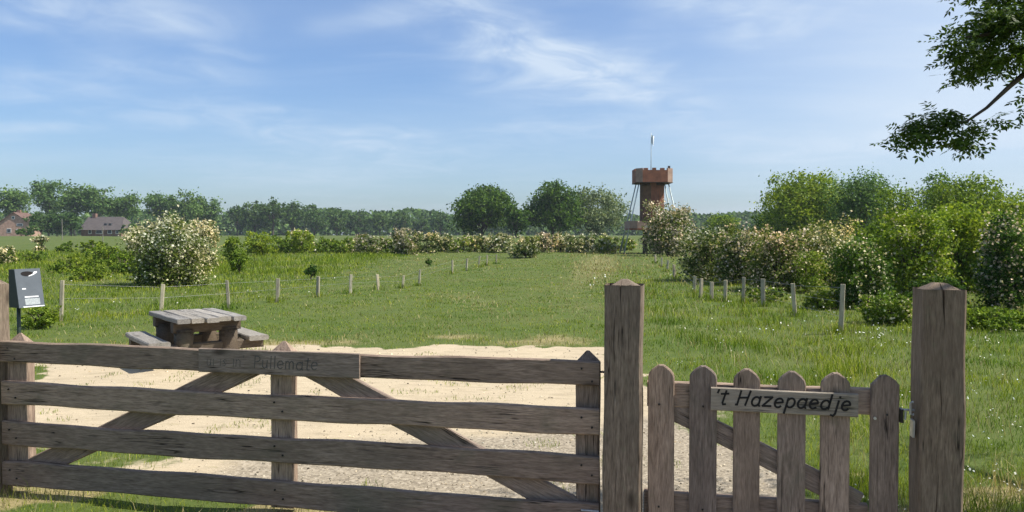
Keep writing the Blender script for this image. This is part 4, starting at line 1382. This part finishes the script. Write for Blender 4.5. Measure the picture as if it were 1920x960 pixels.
def build_houses():
    D = 240.0
    s = D / F
    X, Y, Z = spot(27, D)
    h = empty('gabled_house', (X, Y, Z), math.radians(8))
    tag(h, 'pinkish brick house with a gable at the far left edge', 'house')
    w, zt, ze, dp = 25 * s, EYE + (440 - 399) * s - Z, EYE + (440 - 417) * s - Z, 9.0
    body = MB().add([(-w, 0, -1), (w, 0, -1), (w, 0, ze), (0, 0, zt), (-w, 0, ze), (-w, dp, -1), (w, dp, -1), (w, dp, ze), (0, dp, zt), (-w, dp, ze)],
                    [(0, 1, 2, 3, 4), (9, 8, 7, 6, 5), (1, 6, 7, 2), (5, 0, 4, 9)]).build('wall', M['brickpink'], h)
    rf = None
    for sx in (-1, 1):
        ov = 0.35
        a, b = Vector((sx * (w + ov), 0, ze - ov * (zt - ze) / w)), Vector((0, 0, zt))
        v = [(a.x, -0.4, a.z), (b.x, -0.4, b.z), (b.x, dp + 0.4, b.z), (a.x, dp + 0.4, a.z)]
        v += [(x, y, z + 0.22) for x, y, z in v]
        rf = MB().add(v, [(0, 1, 2, 3), (7, 6, 5, 4), (0, 4, 5, 1), (1, 5, 6, 2), (2, 6, 7, 3), (3, 7, 4, 0)]).build('roof', M['tilesred'], h)
    MB().box(-0.5, 0.4, 3, 4, zt - 0.8, zt + 0.9).build('chimney', M['brickdark'], rf)
    window(h, 1.6, 0, EYE + (440 - 424) * s - Z, 1.7, 0.75)
    window(h, -1.4, 0, EYE + (440 - 436) * s - Z, 1.2, 1.2)
    window(h, 1.2, 0, EYE + (440 - 437) * s - Z, 1.2, 1.2)
    window(h, -0.2, 0, EYE + (440 - 411) * s - Z, 0.8, 0.9)
    X, Y, Z = spot(190, D - 6)
    s = (D - 6) / F
    h = empty('long_house', (X, Y, Z), math.radians(-4))
    tag(h, 'low brick house under a broad dark tiled roof', 'house')
    w, zt, ze, dp = 39 * s, EYE + (440 - 406) * s - Z, EYE + (440 - 430) * s - Z, 9.0
    MB().add([(-w, 0, -1), (w, 0, -1), (w, dp, -1), (-w, dp, -1), (-w, 0, ze), (w, 0, ze), (w, dp, ze), (-w, dp, ze), (-w, dp / 2, zt - .1), (w * 0.75, dp / 2, zt - .1)],
             [(0, 1, 5, 4), (2, 3, 7, 6), (1, 2, 6, 5), (3, 0, 4, 8, 7)]).build('wall', M['brickdark'], h)
    o = 0.5
    v = [(-w - o, -o, ze - 0.2), (w + o, -o, ze - 0.2), (w + o, dp + o, ze - 0.2), (-w - o, dp + o, ze - 0.2), (-w - o, dp / 2, zt), (w * 0.72, dp / 2, zt)]
    rf = MB().add(v, [(0, 1, 5, 4), (1, 2, 5), (2, 3, 4, 5), (3, 0, 4), (0, 3, 2, 1)]).build('roof', M['tiles'], h)
    MB().box(-w + 1.0, -w + 2.0, dp / 2 - 0.5, dp / 2 + 0.5, zt - 1.0, zt + 1.0).build('chimney', M['brickdark'], rf)
    for x in (0.2, 1.6):
        MB().box(x, x + 0.75, 1.2, 2.4, ze + 0.6, ze + 1.75).build('skylight', M['pane'], rf)
    for x, ww in ((-3.4, 1.0), (-0.6, 2.0), (2.6, 1.3), (4.9, 1.0)):
        window(h, x, -0.001, 0.7, ww, 1.3)
    for i, (px, top, D2) in enumerate([(117, 411, 120), (193, 424, 110)]):
        x, y, z = spot(px, D2)
        e = empty('pole', (x, y, z))
        tag(e, ['thin pale pole standing in front of the far garden trees', 'short thin pole in front of the dark roofed house'][i], 'pole', 'thin meadow poles')
        MB().tube([(0, 0, -0.3), (0, 0, EYE + (440 - top) / F * D2 - z)], [0.06, 0.05], 6).build('shaft', M['barkgrey'], e)


build_houses()


# ------------------------------------------------------------------ overhanging tree at the right
def pix3(px, py, D):
    d = ray(px, py)
    d = d / d[1] * D
    return Vector((d[0], d[1], d[2] + EYE))


def build_overhang():
    base = Vector((5.9, 4.0, float(hgt(5.9, 4.0))))
    t = empty('overhanging_tree', base)
    tag(t, 'leafy tree whose dark boughs hang into the upper right corner', 'tree')
    B = lambda v: (v[0] - base.x, v[1] - base.y, v[2] - base.z)
    trk = MB().tube([(0, 0, -0.2), (0.02, 0, 0.6), (-0.05, 0.03, 1.6), (0.06, 0.02, 2.8), (0.1, -0.05, 4.2), (0.05, 0, 5.4)], [0.24, 0.19, 0.165, 0.15, 0.11, 0.04], 12).build('trunk', M['bark'], t, sm=True)
    limbs = [
        [(5.9, 4.0, 1.75), (4.9, 4.25, 2.15), (3.9, 4.4, 2.30), pix3(1925, 135, 4.45), pix3(1895, 160, 4.45), pix3(1850, 202, 4.45), pix3(1812, 228, 4.45), pix3(1775, 232, 4.5), pix3(1722, 240, 4.55)],
        [(5.95, 4.0, 2.3), (4.9, 4.2, 2.85), (3.8, 4.35, 3.05), pix3(1960, 40, 4.4), pix3(1880, 60, 4.4), pix3(1810, 70, 4.4)],
        [(5.95, 4.0, 2.9), (4.8, 4.3, 3.6), (3.9, 4.5, 3.95), (3.1, 4.6, 3.75), (2.75, 4.6, 3.3)],
        [(5.95, 4.0, 3.2), (5.5, 2.6, 4.1), (5.0, 1.6, 4.3)],
        [(5.95, 4.0, 3.0), (7.2, 4.2, 3.9), (8.2, 4.3, 4.2)],
        [(5.95, 4.0, 3.4), (6.3, 5.0, 4.4), (6.4, 5.6, 4.8)],
        [(5.95, 4.0, 4.0), (5.2, 3.6, 5.0), (4.6, 3.2, 5.4)],
    ]
    rad = [[0.07, 0.05, 0.036, 0.024, 0.014, 0.009, 0.007, 0.005, 0.003], [0.07, 0.05, 0.04, 0.022, 0.014, 0.004], [0.075, 0.055, 0.04, 0.02, 0.006], [0.08, 0.045, 0.015], [0.08, 0.045, 0.015], [0.07, 0.04, 0.015], [0.06, 0.04, 0.015]]
    for l, r in zip(limbs, rad):
        MB().tube([B(p) for p in l], r, 7).build('limb', M['bark'], trk, sm=True)
    # sprays: (centre, radii, number of compound leaves)
    sp = []
    for (px, py, D, rx, rz, n) in [(1712, 238, 4.55, 32, 26, 62), (1742, 226, 4.55, 34, 24, 56), (1700, 262, 4.6, 26, 22, 30), (1735, 262, 4.5, 28, 20, 26), (1782, 238, 4.5, 24, 22, 36), (1770, 215, 4.5, 26, 14, 24), (1812, 262, 4.45, 22, 26, 42), (1838, 240, 4.45, 24, 18, 22),
                                   (1855, 226, 4.45, 14, 14, 10),
                                   (1800, 100, 4.35, 26, 36, 60), (1850, 50, 4.4, 50, 50, 210), (1900, 30, 4.4, 46, 50, 220), (1895, 95, 4.4, 44, 36, 130), (1840, 110, 4.35, 38, 34, 100), (1815, 135, 4.35, 28, 22, 40), (1785, 75, 4.4, 20, 20, 22), (1935, 105, 4.4, 34, 60, 120), (1918, 190, 4.4, 10, 22, 14),
                                   (1860, -30, 4.4, 60, 40, 150), (1950, -20, 4.4, 50, 60, 150)]:
        c = pix3(px + 4, py - 6, D)
        k = D / F * 0.80
        n = int(n * 0.78)
        sp.append((c, Vector((rx * k, 0.30 if n > 60 else 0.16, rz * k)), n))
    for (c, r, n) in [((3.9, 4.4, 3.2), (0.8, 0.7, 0.6), 260), ((4.8, 4.1, 3.9), (1.0, 0.9, 0.8), 300), ((5.0, 1.9, 4.4), (0.9, 0.9, 0.7), 220), ((6.2, 3.6, 5.2), (1.2, 1.1, 0.9), 300), ((7.6, 4.2, 4.3), (1.1, 1.0, 0.8), 240), ((6.3, 5.3, 4.8), (0.9, 0.7, 0.7), 160), ((4.7, 3.2, 5.2), (0.9, 0.8, 0.7), 200), ((3.0, 4.5, 3.7), (0.5, 0.4, 0.4), 110)]:
        sp.append((Vector(c), Vector(r), n))
    pos, ax, sd = [], [], []
    for c, r, n in sp:
        for _ in range(n):
            d = rng.normal(size=3)
            d /= np.linalg.norm(d)
            d *= rng.random() ** 0.45
            p = np.array([c.x + d[0] * r.x, c.y + d[1] * r.y, c.z + d[2] * r.z])
            a = np.array([d[0] * 0.8 + rng.normal() * 0.5, d[1] * 0.8 + rng.normal() * 0.5, -0.45 + rng.normal() * 0.35])
            a /= np.linalg.norm(a)
            pos.append(p)
            ax.append(a)
    pos, ax = np.array(pos) - np.array(base), np.array(ax)
    n = len(pos)
    side = np.cross(ax, np.array([0, 0, 1.0]) + rng.normal(size=(n, 3)) * 0.35)
    side /= np.linalg.norm(side, axis=1)[:, None]
    nr = np.cross(side, ax)
    V = []
    Ls = 0.085 * (0.7 + 0.6 * rng.random(n))
    for k in range(9):                          # leaflets of a compound leaf: four pairs and a tip
        if k == 8:
            b0 = pos + ax * Ls[:, None]
            dr = ax
        else:
            b0 = pos + ax * (Ls * (0.25 + 0.24 * (k // 2)))[:, None]
            dr = side * (1 if k % 2 else -1) * 0.85 + ax * 0.55 - nr * 0.15 + rng.normal(size=(n, 3)) * 0.16
            dr = dr / np.linalg.norm(dr, axis=1)[:, None]
        l = (0.034 * (0.6 + 0.75 * rng.random(n)))[:, None]
        wv = np.cross(dr, nr)
        wv /= np.linalg.norm(wv, axis=1)[:, None] + 1e-9
        q = np.empty((n, 4, 3))
        q[:, 0] = b0
        q[:, 1] = b0 + dr * l * 0.45 - wv * l * 0.20
        q[:, 2] = b0 + dr * l
        q[:, 3] = b0 + dr * l * 0.45 + wv * l * 0.20
        V.append(q)
    V = np.concatenate(V).reshape(-1, 3)
    link('crown', mesh_np('crown', V, np.arange(len(V)).reshape(-1, 4), LF['ash']), t)


build_overhang()


# ------------------------------------------------------------------ haze
def build_haze():
    mb = MB().box(-960, 960, -30, 930, -1.6, 32)
    m_, nt, out = new_mat('thin_summer_haze')
    m_.cycles.homogeneous_volume = True
    pv = nd(nt, 'ShaderNodeVolumePrincipled')
    pv.inputs['Color'].default_value = (0.80, 0.88, 1.0, 1)
    pv.inputs['Density'].default_value = 0.00022
    pv.inputs['Anisotropy'].default_value = 0.2
    nt.links.new(pv.outputs[0], out.inputs['Volume'])
    tag(mb.build('haze', m_), 'thin pale haze in the summer air', 'haze', kind='stuff')


build_haze()
